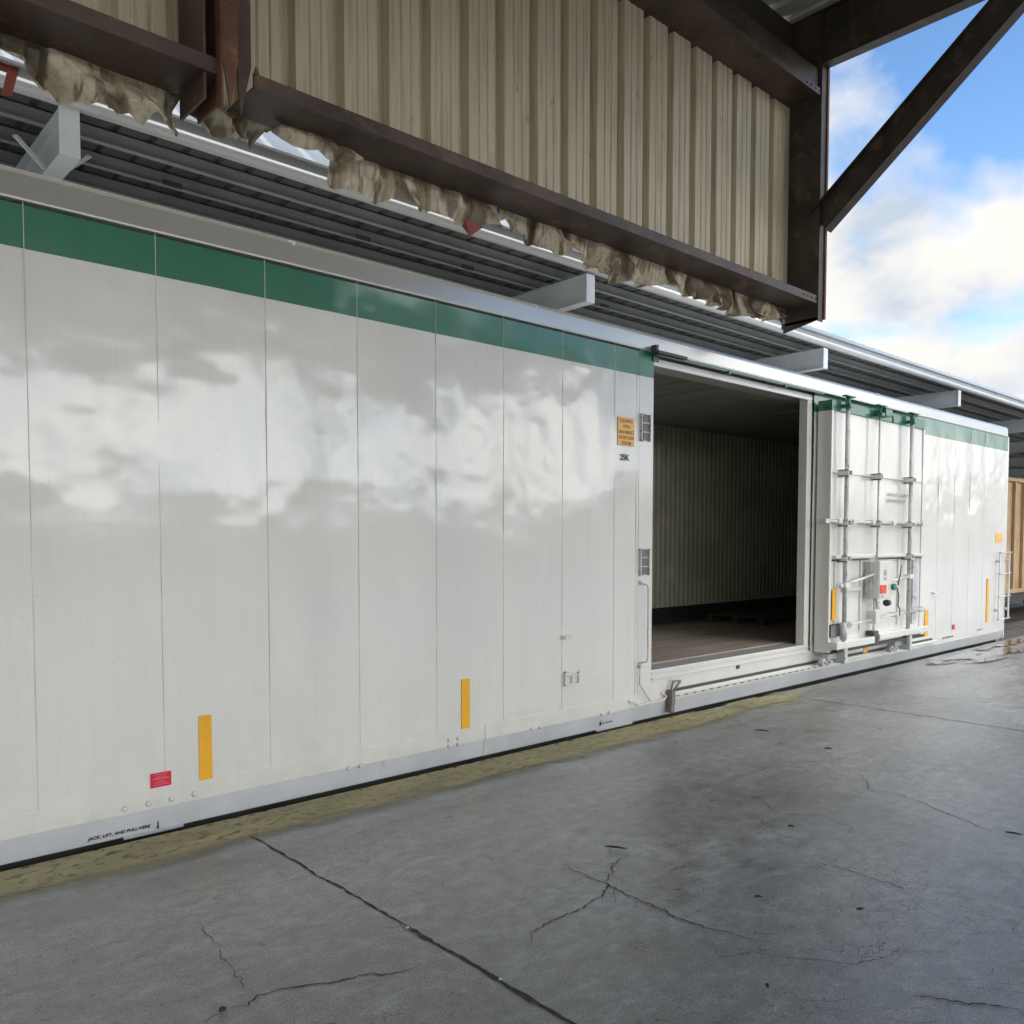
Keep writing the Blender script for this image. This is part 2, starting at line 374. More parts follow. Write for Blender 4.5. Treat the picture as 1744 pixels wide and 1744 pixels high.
def yellow_line():
    m, nt, p = mat('worn_yellow_paint')
    a = noise(nt, ocoord(nt, (.6, 2.5, 1)), 2.2, 9, .68, .5)
    b = noise(nt, ocoord(nt, (1, 1.3, 1)), 16, 9, .72)
    c = mixc(nt, ramp(nt, a, [(.30, (0, 0, 0)), (.7, (1, 1, 1))]), (.28, .25, .14), (.52, .45, .20))
    c = mixc(nt, ramp(nt, b, [(.52, (0, 0, 0)), (.75, (.8, .8, .8))]), c, (.46, .42, .22))
    c = mixc(nt, ramp(nt, b, [(.28, (.8, .8, .8)), (.42, (0, 0, 0))]), c, (.07, .065, .05))
    nt.links.new(c, p.inputs['Base Color']); p.inputs['Roughness'].default_value = .65
    # ragged inner edge and worn-through far end
    g = nt.nodes.new('ShaderNodeNewGeometry'); s = nt.nodes.new('ShaderNodeSeparateXYZ'); nt.links.new(g.outputs['Position'], s.inputs[0])
    e = mth(nt, 'ADD', mth(nt, 'SUBTRACT', s.outputs[1], 4.74), mth(nt, 'MULTIPLY', mth(nt, 'SUBTRACT', noise(nt, ocoord(nt, (1, 2, 1)), 1.6, 8, .65), .5), .30))
    k = mth(nt, 'MULTIPLY', e, 6, clamp=True)
    chip = ramp(nt, b, [(.38, (.15, .15, .15)), (.47, (1, 1, 1))])
    w = ramp(nt, mth(nt, 'ADD', a, mth(nt, 'MULTIPLY', mth(nt, 'SUBTRACT', 8.2, s.outputs[0]), .07)), [(.40, (0, 0, 0)), (.52, (1, 1, 1))])
    al = mth(nt, 'MULTIPLY', mth(nt, 'MULTIPLY', k, chip), mth(nt, 'MULTIPLY', w, .85))
    nt.links.new(al, p.inputs['Alpha'])
    bump(nt, p, b, .3, .006)
    return m
M_yline = yellow_line()
def planks():
    m, nt, p = mat('worn_plank_floor')
    w = nt.nodes.new('ShaderNodeTexBrick'); w.inputs['Scale'].default_value = 1; w.inputs['Brick Width'].default_value = 2.6; w.inputs['Row Height'].default_value = .14; w.inputs['Mortar Size'].default_value = .004
    w.inputs['Color1'].default_value = (.23, .175, .14, 1); w.inputs['Color2'].default_value = (.33, .265, .22, 1); w.inputs['Mortar'].default_value = (.05, .035, .025, 1)
    nt.links.new(ocoord(nt), w.inputs['Vector'])
    n = noise(nt, ocoord(nt, (.8, 8, 1)), 2.5, 8, .65)
    c = mixc(nt, ramp(nt, n, [(.4, (0, 0, 0)), (.7, (.8, .8, .8))]), w.outputs['Color'], (.42, .37, .32))
    nt.links.new(c, p.inputs['Base Color']); p.inputs['Roughness'].default_value = .5
    return m
M_plank = planks()
def gravel_mat():
    m, nt, p = mat('track_gravel')
    a = noise(nt, ocoord(nt), 7, 8, .7); b = noise(nt, ocoord(nt), .15, 5, .6)
    c = mixc(nt, ramp(nt, a, [(.35, (0, 0, 0)), (.65, (1, 1, 1))]), (.09, .085, .075), (.27, .25, .225))
    c = mixc(nt, ramp(nt, b, [(.4, (0, 0, 0)), (.65, (.6, .6, .6))]), c, (.26, .25, .2))
    nt.links.new(c, p.inputs['Base Color']); p.inputs['Roughness'].default_value = .9
    bump(nt, p, a, .8, .05); return m
M_grav = gravel_mat()
M_hill = simple('dry_grass_hill', (.26, .25, .19), .9, var=.5, scale=.05)
def water():
    m, nt, p = mat('shallow_puddle_water')
    n = noise(nt, ocoord(nt, (1, 2, 1)), 1.1, 3, .5)
    p.inputs['Base Color'].default_value = (.16, .155, .14, 1); p.inputs['Roughness'].default_value = .04; p.inputs['Specular IOR Level'].default_value = .6
    nt.links.new(ramp(nt, n, [(.44, (0, 0, 0)), (.50, (.9, .9, .9))]), p.inputs['Alpha'])
    return m
M_water = water()

# ------------------------------------------------------------------ setting
def hfield(name, x0, x1, y0, y1, z, m, kind='structure'):
    o = MB().faces([(x0, y0, z), (x1, y0, z), (x1, y1, z), (x0, y1, z)], [(0, 1, 2, 3)]).build(name, m); o['kind'] = kind; return o
hfield('ground', -900, 1200, -900, 900, -1.22, M_grav)
pf = MB(); PE = 5.25
pf.box(-60, 75, -18, PE, -1.5, 0)
pf.mi = 1
def ribbon(b, pts, w, z, jit=.012, step=.03, fade=True):
    P = [Vector(p) for p in pts]; q = []
    for a, c in zip(P[:-1], P[1:]):
        n = max(2, int((c-a).length/step))
        for i in range(n): q.append(a.lerp(c, i/n))
    q.append(P[-1]); L = []; off = 0
    for i, p in enumerate(q):
        d = (q[min(i+1, len(q)-1)]-q[max(i-1, 0)]).normalized(); nrm = Vector((-d.y, d.x))
        off = off*.8+random.gauss(0, jit*.5); t = i/(len(q)-1)
        ww = w*random.uniform(.35, 1.35)*(min(1, 5*(1-t)+.15)*min(1, 5*t+.15) if fade else 1)
        c = p+nrm*off; L.append((c-nrm*ww/2, c+nrm*ww/2))
    vs = [(v.x, v.y, z) for pr in L for v in pr]
    b.faces(vs, [(2*i, 2*i+2, 2*i+3, 2*i+1) for i in range(len(L)-1)])
# slab joints square to the track
for xj in (2.268, 9.065, 15.86, -4.53): ribbon(pf, [(xj+.0, 5.2), (xj+.01, 3.2), (xj, 1.5), (xj, -6)], .015, .003, .006, fade=False)
ribbon(pf, [(2.262, 3.3), (2.285, 2.9), (2.262, 2.2)], .014, .0035, .01)
CR = [[(1.315, 3.118), (1.41, 3.105), (1.473, 3.152), (1.612, 3.099), (1.736, 3.03), (1.908, 2.983), (1.939, 2.942), (2.094, 2.901)],
      [(1.229, 3.094), (1.315, 3.118)],
      [(2.573, 2.702), (2.645, 2.766), (2.835, 2.813), (3.036, 2.806), (3.21, 2.835), (3.321, 2.892), (3.466, 2.993), (3.551, 3.05), (3.722, 3.107), (3.825, 3.113)],
      [(6.491, 3.015), (6.088, 2.746), (6.148, 2.557), (5.98, 2.209), (5.773, 1.78)],
      [(4.487, 2.356), (4.488, 2.18), (4.475, 1.82), (4.412, 1.749)],
      [(3.445, 1.364), (3.532, 1.198), (3.613, 1.097), (3.656, 1.019)],
      [(5.3, 3.2), (5.1, 2.9), (5.28, 2.7), (5.2, 2.45), (4.95, 2.32)], [(3.37, 3.30), (3.36, 3.05), (3.34, 2.896), (3.31, 2.6), (3.32, 2.27), (3.42, 2.0)],
      [(3.0, 2.1), (3.3, 1.95), (3.5, 1.65), (3.9, 1.5)], [(4.1, 3.9), (4.6, 3.7), (5.2, 3.75)], [(1.55, 3.95), (1.5, 3.5), (1.47, 3.17)]]
for k, c in enumerate(CR): ribbon(pf, c, (.009, .009, .0075, .006, .006, .010, .0045, .009, .0045, .003, .0045)[k], .003+.0003*k, .014, .018)
for k in range(26):      # short splinter cracks fanning off the long diagonal one
    x, y = random.uniform(3.2, 3.5), random.uniform(1.95, 3.4); a = random.uniform(-.9, .9); L = random.uniform(.05, .2)
    ribbon(pf, [(x, y), (x+L*math.cos(a)*.6, y+L*math.sin(a)), (x+L*math.cos(a+.6), y+L*1.5*math.sin(a))], .0028, .0065+.0001*k, .01, .015)
for k in range(34):
    x, y = random.uniform(3.0, 4.4), random.uniform(.9, 1.9); a = random.uniform(-1.2, .2); L = random.uniform(.05, .18)
    ribbon(pf, [(x, y), (x+L*math.cos(a)*.6, y+L*math.sin(a)), (x+L*math.cos(a+.6), y+L*1.5*math.sin(a))], .0025, .0095+.0001*k, .012, .012)
po = pf.build('platform', [M_conc, M_crack]); po['kind'] = 'structure'
hfield('painted_line', -30, 20, 4.55, PE-.005, .016, M_yline)
pd = MB()
random.seed(3)
ring = []
for i in range(46):
    a = 2*math.pi*i/46; ring.append((16.2+3.6*math.cos(a)*(1+.16*math.sin(3*a+1)), 4.78+.36*math.sin(a)*(1+.2*math.sin(5*a)), .021))
pd.faces(ring, [tuple(range(46))]); o = pd.build('puddle', M_water); o['kind'] = 'structure'
# hills round the yard, seen only mirrored in the paint and past the wagon
hb = MB(); vs = []; n = 90
for i in range(n):
    a = 2*math.pi*i/n; R0 = 420; h = 33+7*math.sin(3*a+.5)+5*math.sin(7*a)+3*math.sin(17*a)
    for rr, z in ((R0, -1.3), (R0+50, h*.8), (R0+110, h), (R0+260, -1.3)): vs.append((rr*math.cos(a), rr*math.sin(a), z))
hb.faces(vs, [(4*i+j, 4*((i+1) % n)+j, 4*((i+1) % n)+j+1, 4*i+j+1) for i in range(n) for j in range(3)], True)
hb.build('hills', M_hill)['kind'] = 'structure'
# track under the cars
def rail(y, where):
    b = MB(); prof = [(-.07, 0), (.07, 0), (.07, .012), (.012, .03), (.012, .12), (.035, .13), (.035, .165), (-.035, .165), (-.035, .13), (-.012, .12), (-.012, .03), (-.07, .012)]
    b.prism([(y+u, -1.21+v) for u, v in prof], 'x', -60, 160)
    return tag(b.build('rail', M_rail), where, 'rail')
rail(6.26, 'rusty steel rail just behind the platform edge, nearer one under the white boxcar')
rail(7.70, 'rusty steel rail under the far side of the white boxcar')
rail(10.55, 'rusty steel rail under the near side of the ochre wagon')
rail(11.99, 'rusty steel rail under the far side of the ochre wagon')

# ------------------------------------------------------------------ the white boxcar
YP = 5.40; XL, XR = -0.80, 17.50; DX0, DX1 = 6.885, 9.85; SEAM = .7265
car = thing('boxcar', 'long glossy white boxcar with a green band along its top and door slid open', 'boxcar', (8.35, 6.98, -1.05))
seams = [1.203+SEAM*k for k in range(-2, 8)]
rs = np.random.RandomState(5)
def pillow(X, Z, seams_):
    h = np.zeros_like(X)
    e = [XL]+list(seams_)+[XR+1]
    for i, (a, b) in enumerate(zip(e[:-1], e[1:])):
        m_ = (X >= a) & (X < b); u = np.clip((X-a)/max(b-a, .01), 0, 1)
        A = rs.uniform(.0022, .0042)
        amp = A*(.8+2.4*vnoise(Z*1.6+i*3.1, X*0+i*7.7, 11+i))
        h = np.where(m_, amp*np.sin(np.pi*u)**1.2, h)
    zt = np.clip((Z-1.5)/.9, 0, 1); zt = zt*zt*(3-2*zt)
    top = np.clip((3.72-Z)/.25, 0, 1)
    nz = .0080*vnoise(X*1.5+.3, Z*1.9, 21)+.0062*vnoise(X*4.3+Z*.6, Z*2.9+2-X*.6, 22)+.0026*vnoise(X*6.3, Z*7.4+5, 23)+.0006*vnoise(X*15, Z*17+5, 24)
    h = h+(nz*(.22+.78*zt))
    edge = np.clip((Z-.30)/.35, 0, 1)
    return np.clip(h*edge*(.25+.75*top), -.007, .0072)
ys = lambda X, Z: YP-pillow(X, Z, seams)
grid_obj('wall', np.arange(XL, DX0+.001, .0175), np.arange(.265, 3.7461, .0175), ys, M_car, car)['label'] = 'dented glossy white side sheets left of the doorway'
seamsR = [10.85, 11.6, 12.35, 13.08, 13.62, 14.25, 14.93, 15.62, 16.3]
grid_obj('wall', np.arange(DX1+.32, XR-.03, .02), np.arange(.265, 3.7461, .02), lambda X, Z: YP-.001-pillow(X, Z, seamsR)*1.5, M_car, car)['label'] = 'dented glossy white side sheets right of the door'
for s, w_ in [(q, .0035) for q in seams]+[(q, .004) for q in seamsR[3:]]+[(6.62, .002)]:
    MB().box(s-w_*.55, s+w_*.55, YP-.0032, YP+.006, .268, 3.745).build('seam_strip', M_seam, car)
# door surround, posts and corner post
b = MB(); b.box(6.66, DX0, YP-.0035, YP+.002, .262, 3.746); b.build('door_frame', M_car, car)['label'] = 'flat left doorway post'
b = MB(); b.box(DX0-.012, DX0+.0, YP-.002, YP+.30, .45, 3.62)
JX = 10.02
b.box(JX, JX+.10, YP+.002, YP+.115, .45, 3.66, .004); b.box(JX+.10, JX+.19, YP+.03, YP+.115, .265, 3.70, .006); b.box(JX+.115, JX+.13, YP+.012, YP+.04, .40, 3.6)
b.box(DX0, JX+.19, YP+.02, YP+.30, 3.64, 3.70); b.box(DX0, JX+.1, YP-.006, YP+.05, 3.615, 3.66, .006)
b.box(DX0, JX+.1, YP+.01, YP+.30, .40, .492, .004); b.box(DX0, JX+.1, YP-.012, YP+.012, .452, .478, .004); b.box(DX0, JX+.1, YP-.020, YP+.01, .392, .418, .004)
b.box(DX0+.002, JX+.20, YP-.003, YP+.02, .2675, .40)
b.build('door_jamb', M_white, car, .002)
b = MB(); b.box(XR-.05, XR, YP-.006, YP+.1, .0, 3.75, .004); b.build('corner_post', M_white, car)
# side sill: upright plate above, slanted skirt below
for x0, x1 in ((XL, 4.618), (4.624, XR)):
    MB().prism([(YP-.0045, .268), (YP-.0045, .142), (YP+.06, .142), (YP+.06, .268)], 'x', x0, x1).build('side_sill', M_white, car)
    MB().prism([(YP-.0045, .1415), (YP+.035, -.012), (YP+.06, -.012), (YP+.06, .1415)], 'x', x0, x1).build('sill_skirt', M_sill, car)
b = MB(); b.prism([(YP+.1, -.02), (YP+.1, -.45), (YP+.25, -.55), (YP+2.9, -.55), (YP+3.05, -.45), (YP+3.05, -.02)], 'x', XL+.1, XR-.1); b.build('underframe', M_dark, car)
# bolts on the sill
for g_ in ([(1.679, .18), (1.82, .181), (1.964, .182), (2.112, .183)], [(3.276, .139), (3.378, .138)], [(4.228, .198), (4.321, .198), (4.228, .148), (4.321, .148)], [(5.173, .146), (5.276, .146)], [(6.116, .146), (6.22, .146)]):
    for x, z in g_:
        t = MB(); t.bolt(x, YP-.007, z, .019, .020); t.build('bolt', M_white, car)
# roof and its eave fascia
b = MB(); b.prism([(YP-.014, 3.747), (YP-.018, 3.760), (YP-.006, 3.895), (YP+.008, 3.925), (YP+.04, 3.932), (YP+.04, 3.747)], 'x', XL-.02, XR-.1); b.build('roof_fascia', M_alum, car, .003)
b = MB()
b.prism([(YP+.041, 3.747), (YP+.042, 3.926), (YP+.05, 3.93), (YP+1.58, 4.03), (YP+3.11, 3.93), (YP+3.16, 3.747), (YP+3.1, 3.72), (YP+.3, 3.72), (YP+.01, 3.74)], 'x', XL-.02, XR-.1)
for x in np.arange(XL+.6, XR-.4, 1.2): b.prism([(YP+.06, 3.925), (YP+1.58, 4.05), (YP+3.1, 3.925), (YP+3.1, 3.93), (YP+1.58, 4.045), (YP+.06, 3.93)], 'x', x, x+.06)
b.build('roof', M_white, car, .004)
for x, z in ((2.862, 3.90), (5.214, 3.897), (12.0, 3.91), (14.4, 3.91)):
    t = MB(); t.box(x-.03, x+.03, YP+.0, YP+.06, z-.015, z+.022, .004); t.box(x+.0, x+.02, YP-.01, YP+.03, z-.01, z+.01); t.build('roof_lug', M_galv if x > 4 else M_sill, car)
# side away, ends, floor and inside lining
b = MB(); b.box(XL, XR, YP+3.1, YP+3.16, -.02, 3.74); b.build('wall', M_white, car)['label'] = 'side away from the platform'
MB().box(XL, XL+.06, YP+.01, YP+3.1, 0, 3.74).build('end_wall', M_white, car); MB().box(XR-.05, XR+.0, YP+.10, YP+3.1, 0, 3.74).build('end_wall', M_white, car)
b = MB(); b.box(XL+.1, XR-.1, YP+.30, 8.45, .40, .5); b.build('floor', M_plank, car)
prof = []
x = XL+.1
while x < XR-.1:
    prof += [(x, 8.31), (x+.03, 8.325), (x+.075, 8.325), (x+.105, 8.31)]; x += .125
b = MB(); b.sheet(prof, 'z', .75, 3.72, .004); b.box(XL+.1, XR-.1, 8.33, 8.36, .75, 3.72); b.build('lining', M_int, car)
b = MB(); b.box(XL+.1, XR-.1, 8.27, 8.36, .5, .752); b.build('kick_plate', M_kick, car)
b = MB(); b.box(XL+.1, XR-.1, YP+.305, 8.33, 3.66, 3.70)
for x in np.arange(XL+.4, XR-.3, .6): b.box(x, x+.03, YP+.31, 8.3, 3.654, 3.665)
b.build('ceiling', M_ceil, car)
b = MB(); b.box(XL+.1, DX0-.02, YP+.27, YP+.30, .5, 3.66); b.box(DX1+.39, XR-.1, YP+.10, YP+.13, .5, 3.66); b.box(XL+.1, XL+.13, YP+.3, 8.3, .5, 3.66); b.box(XR-.13, XR-.1, YP+.3, 8.3, .5, 3.66); b.build('lining', M_int, car)
# reflective strips
def strip(x0, x1, z0, z1, y=YP-.0085, m=M_yel, nm='reflective_strip'):
    b = MB(); b.box(x0, x1, y, y+.006, z0, z1, .001); return b.build(nm, m, car)
strip(2.150, 2.236, .264, .69); strip(4.362, 4.451, .266, .685); strip(13.80, 13.93, .31, .73, YP-.012); strip(16.52, 16.63, .35, 1.147, YP-.012)
strip(16.89, 17.24, 1.79, 1.97, YP-.012, M_yel2, 'amber_placard')
p1 = strip(1.836, 1.966, .274, .366, m=M_red, nm='red_placard')
b = MB()
for k, (a_, c_) in enumerate(((.2, .8), (.3, .7), (.14, .86), (.3, .66), (.22, .78), (.12, .88))):
    zz = .355-.013*k; b.box(1.836+.13*a_, 1.836+.13*c_, YP-.0102, YP-.0092, zz-.0012, zz+(.0012 if k != 2 else .003))
b.build('lettering', M_pale, p1)
strip(14.95, 15.055, .335, .418, m=M_red, y=YP-.012, nm='red_placard')
def letter(s, size, x, y, z, m, parent=car, **k):
    b = MB(); b.merge(text_mesh(s, size, x, y, z, **k)); o = b.build('lettering', m, parent)
    return o
sg = strip(6.326, 6.575, 2.771, 3.047, y=YP-.0125, m=M_yel2, nm='sign_plate')
for k, s in enumerate(('EQUIPPED', 'WITH', 'HIGH IMPACT', 'DETECTION', 'SYSTEM')):
    letter(s, .045, 6.45, YP-.0133, 3.005-.054*k-.008, M_inkbr, sg, align='CENTER', sx=(.95, .95, .84, .9, .95)[k], bold=.0012)
letter('25K', .085, 6.362, YP-.0118, 2.628, M_ink, sx=.95, bold=.0015)
til = math.atan2(.039, .152)
letter('JACK, LIFT, AND PULL HERE', .0305, 1.473, YP+.0225, .018, M_ink, sx=.97, tilt=til*.999, bold=.0006)
b = MB(); b.box(1.884, 1.889, YP+.014, YP+.024, .0, .048); b.faces([(1.876, YP+.018, .014), (1.896, YP+.018, .014), (1.886, YP+.024, -.006)], [(0, 1, 2)]); b.build('arrow_mark', M_ink, car)
b = MB(); b.box(6.112, 6.118, YP+.005, YP+.016, .03, .075); b.build('arrow_mark', M_ink, car)
letter('JACK, LIFT, AND PULL HERE', .022, 6.13, YP+.0175, .040, M_ink, sx=.62, tilt=til)
letter('JACK, LIFT, AND PULL HERE', .04, 14.55, YP-.010, .21, M_ink, sx=.9)
b = MB(); b.box(13.86, 14.10, YP-.009, YP-.002, .19, .255); o = b.build('notice_plate', M_ink, car)
b = MB(); b.box(16.1, 16.35, YP-.009, YP-.003, .235, .25); b.build('notice_plate', M_ink, car)
b = MB(); b.box(1.68, 2.05, YP+.022, YP+.04, -.026, -.0125); b.build('jacking_pad', M_sill, car)
b = MB(); b.box(6.08, 6.62, YP+.022, YP+.04, -.028, -.0125); b.build('jacking_pad', M_sill, car)
# small fittings on the side
b = MB(); X0_, X1_, Z0_, Z1_ = 5.585, 5.785, .487, .62
for a_ in ((X0_, X0_+.014, Z0_, Z1_), (X1_-.014, X1_, Z0_, Z1_), (X0_, X1_, Z1_-.016, Z1_), (X0_, X1_, Z0_, Z0_+.012), (X0_+.095, X0_+.105, Z0_, Z1_-.04), (X0_+.02, X1_-.02, Z1_-.05, Z1_-.04)):
    b.box(a_[0], a_[1], YP-.026, YP-.002, a_[2], a_[3], .002)
b.build('card_holder', M_white, car)
for x, z in ((5.60, .94), (14.1, .988)):
    b = MB(); b.prism([(YP+.002, z+.02), (YP-.07, z+.012), (YP-.075, z-.004), (YP+.002, z-.02)], 'x', x-.055, x+.055); b.build('lug', M_white, car, .003)
for x, z0, z1 in ((6.745, 2.838, 3.11), (6.744, 1.482, 1.755)):
    b = MB(); x0, x1 = x-.075, x+.075
    b.box(x0, x0+.012, YP-.03, YP-.003, z0, z1, .002); b.box(x1-.012, x1, YP-.03, YP-.003, z0, z1, .002); b.box(x0, x1, YP-.03, YP-.003, z1-.01, z1, .002); b.box(x0, x0+.06, YP-.03, YP-.003, z0, z0+.01, .002)
    for k in (1, 2): b.box(x0+.01, x1-.015, YP-.024, YP-.003, z0+(z1-z0)*k/3-.005, z0+(z1-z0)*k/3+.005)
    o = b.build('step_bracket', M_galv, car)
    b = MB(); b.box(x0+.05, x1-.014, YP-.012, YP-.004, z0+.01, z1-.012); o2 = b.build('recess_plate', simple('tarnished_plate', (.20, .19, .16), .5), o)
hx = 6.69
b = MB(); b.tube([(hx, YP, 1.405), (hx, YP-.05, 1.40), (hx+.05, YP-.06, 1.39), (hx+.062, YP-.062, 1.35), (hx+.062, YP-.062, .64), (hx+.05, YP-.06, .605), (hx, YP-.05, .60), (hx, YP, .595)], .0085); b.bolt(hx, YP-.008, 1.41, .022, .02); b.bolt(hx, YP-.008, .585, .022, .02)
b.build('grab_rail', M_galv, car)
b = MB(); b.tube([(6.67, YP-.03, .57), (6.665, YP-.03, .38), (6.83, YP-.035, .19)], .006); b.bolt(6.67, YP-.02, .56, .02, .03); b.build('uncoupling_rod', M_galv, car)
b = MB(); b.tube([(6.53, YP-.02, .215), (6.58, YP-.03, .21), (6.63, YP-.045, .165), (7.06, YP-.045, .172), (7.10, YP-.04, .20), (7.06, YP-.02, .235)], .0085); b.bolt(6.53, YP-.01, .22, .018, .02); b.bolt(7.05, YP-.01, .24, .018, .02)
b.build('step_rail', M_white, car)
# lower and upper door tracks
b = MB(); b.box(7.19, XR-3.3, YP-.055, YP-.012, .192, .222, .004); b.box(7.23, XR-3.4, YP-.035, YP-.012, .222, .232); b.build('lower_track', M_white, car)
b = MB(); b.box(7.3, XR-3.4, YP-.020, YP-.004, .232, .262); b.build('track_groove', M_dark, car)
for k in range(22): x = 7.28+k*.155; MB().box(x, x+.03, YP-.05, YP-.015, .180, .193).build('track_drain', M_dark, car)
b = MB(); b.box(7.13, 7.19, YP-.09, YP+.0, .10, .26, .01); b.tube([(7.16, YP-.07, .24), (7.22, YP-.09, .31), (7.32, YP-.05, .335)], .014); b.tube([(7.16, YP-.05, .26), (7.20, YP-.05, .35), (7.32, YP-.05, .345)], .010); b.box(7.14, 7.2, YP-.07, YP, .02, .1, .008)
b.build('track_stop', simple('rusty_track_stop', (.22, .19, .16), .6, var=.4, stain=(.12, .07, .04)), car)
b = MB(); b.box(8.46, 8.52, YP-.016, YP-.002, .345, .385, .002); b.build('latch_hole', M_dark, car)
b = MB(); b.prism([(YP-.09, 3.725), (YP-.09, 3.745), (YP-.02, 3.765), (YP, 3.765), (YP, 3.745), (YP-.02, 3.735)], 'x', 6.82, 13.4); b.build('upper_track', M_sill, car)
b = MB(); b.box(6.85, 10.3, YP-.08, YP-.05, 3.708, 3.724); b.box(6.86, 6.95, YP-.02, YP+.02, 3.66, 3.70)
for x in (8.1, 9.3): b.box(x, x+.03, YP-.1, YP-.05, 3.68, 3.71)
b.build('track_trim', M_green, car)
b = MB(); b.box(6.80, 6.84, YP-.10, YP-.03, 3.72, 3.80, .004); b.box(6.82, 7.3, YP-.12, YP-.09, 3.715, 3.745, .004); b.build('track_stop', M_dark, car)
# ladder on the far end corner
b = MB()
for x in (16.98, 17.50): b.box(x-.02, x+.02, YP-.075, YP-.055, .36, 1.62, .003)
for z in (.38, .80, 1.22, 1.61): b.tube([(16.96, YP-.075, z), (17.56, YP-.075, z)], .014, 8)
for z in (.55, 1.45):
    for x in (16.98, 17.5): b.bolt(x, YP-.03, z, .03, .03)
b.build('ladder', M_white, car)
b = MB(); b.box(17.1, 17.45, YP-.01, YP+.2, -.35, -.3, .01); b.box(17.1, 17.13, YP-.01, YP+.02, -.35, 0); b.box(17.42, 17.45, YP-.01, YP+.02, -.35, 0); b.build('step', M_galv, car)

# trucks (wheels) below the platform level
for cx in (1.6, 15.1):
    b = MB(); b.box(cx-1.2, cx+1.2, 6.0, 6.12, -.85, -.55, .03); b.box(cx-1.2, cx+1.2, 7.84, 7.96, -.85, -.55, .03); b.box(cx-.2, cx+.2, 6.0, 7.96, -.8, -.5, .03); tr = b.build('truck', M_dark, car)
    for dx in (-.85, .85):
        b = MB(); b.tube([(cx+dx, 6.19, -.64), (cx+dx, 6.33, -.64)], .42, 24); b.tube([(cx+dx, 7.63, -.64), (cx+dx, 7.77, -.64)], .42, 24); b.tube([(cx+dx, 6.2, -.64), (cx+dx, 7.75, -.64)], .09, 12)
        o = b.build('wheelset', M_rail, tr)

# ---- plug door, slid to the right and standing proud of the side
DY = 5.18; dx0, dx1, dz0, dz1 = 10.22, 13.10, .44, 3.615
b = MB(); b.box(dx0+.006, dx1, DY+.02, DY+.15, dz0, dz1, .006)
b.box(dx0, dx0+.055, DY-.006, DY+.19, dz0-.05, dz1+.005, .012); b.box(dx1-.04, dx1+.006, DY-.004, DY+.15, dz0-.02, dz1+.003, .008)
b.box(dx0+.05, dx1-.04, DY-.003, DY+.03, dz1-.05, dz1+.002, .006); b.box(dx0+.05, dx1-.04, DY-.004, DY+.03, dz0-.03, dz0+.06, .006)
door = b.build('door', M_car, car)
rs = np.random.RandomState(9)
SUBP = []
def sub(bm_, name, m, bev=0):
    o = bm_.build(name, m, door, bev); return o
def dface(X, Z):
    return DY+.012-(.0075*vnoise(X*1.9, Z*1.5, 31)+.004*vnoise(X*4.1, Z*2.6, 32))*np.clip((Z-1.0)/.8, .2, 1)
o = grid_obj('door_sheet', np.arange(dx0+.056, dx1-.04, .02), np.arange(dz0+.05, dz1-.045, .02), dface, M_car, door)
Ry = DY-.075
b = MB()
b.box(dx0+.06, dx1-.04, DY-.012, DY+.02, 2.700, 2.710); b.box(dx0+.06, dx1-.04, DY-.012, DY+.02, 2.06, 2.068)
sub(b, 'seam_strip', M_sill)
rods = ((10.50, .029, .30, 3.68), (11.42, .013, .93, 3.66), (12.47, .029, .33, 3.66))
for x, r, z0, z1 in rods:
    b = MB(); b.tube([(x, Ry, z0), (x, Ry, z1-.16)], r, 14); sub(b, 'lock_rod', M_galv)
    b = MB(); b.tube([(x, Ry, z1-.16), (x, Ry, z1)], r*1.15, 14); b.box(x-.13, x+.13, Ry-.045, Ry+.02, z1-.012, z1+.004, .003); b.box(x-.045, x+.045, Ry-.05, DY+.02, z1-.14, z1-.10, .004)
    if r < .02: b.tube([(x+.12, Ry, z1-.02), (x+.20, Ry-.03, z1-.10), (x+.32, Ry-.03, z1-.10), (x+.34, Ry-.03, z1-.2)], .012); b.box(x+.1, x+.3, Ry-.04, DY, z1-.13, z1-.03, .01)
    sub(b, 'rod_guide', M_green)
    for zz in (2.70, 2.06, 1.60):
        if r < .02 and zz < 1.7: continue
        b = MB(); s_ = .058 if r > .02 else .03
        b.box(x-s_, x+s_, Ry-.05, DY+.02, zz-.045, zz-.028, .003); b.box(x-s_, x+s_, Ry-.05, DY+.02, zz+.028, zz+.045, .003)
        b.box(x-s_, x-s_+.012, Ry-.05, DY+.02, zz-.045, zz+.045, .003); b.box(x+s_-.012, x+s_, Ry-.05, DY+.02, zz-.045, zz+.045, .003); sub(b, 'rod_bracket', M_white)
b = MB(); b.tube([(9.99, Ry+.03, 2.075), (13.02, Ry+.03, 2.085)], .021, 10)
for x in (10.0, 10.35, 10.75, 11.3, 11.95, 12.6, 12.95): b.box(x-.05, x+.05, Ry-.01, DY+.015, 2.05, 2.11, .006)
sub(b, 'crossbar', M_white)
b = MB(); b.box(dx0+.08, dx1-.05, Ry+.02, DY+.015, 1.60, 1.645, .008); sub(b, 'crossbar', M_white)
b = MB(); b.box(dx0+.08, 11.3, Ry+.045, DY+.01, 1.572, 1.586); b.box(11.6, dx1-.05, Ry+.045, DY+.01, 1.574, 1.588); sub(b, 'crossbar_gap', M_dark)
b = MB(); b.tube([(10.52, Ry-.02, 1.27), (11.26, Ry-.05, 1.385)], .020, 10); b.tube([(11.62, Ry-.05, 1.26), (12.46, Ry-.02, 1.315)], .020, 10)
b.bolt(10.40, Ry, 1.25, .035, .03); b.box(12.40, 12.54, Ry-.045, Ry+.04, 1.28, 1.345, .006); b.box(10.44, 10.56, Ry-.045, Ry+.04, 1.225, 1.29, .006); sub(b, 'linkage_rod', M_white)
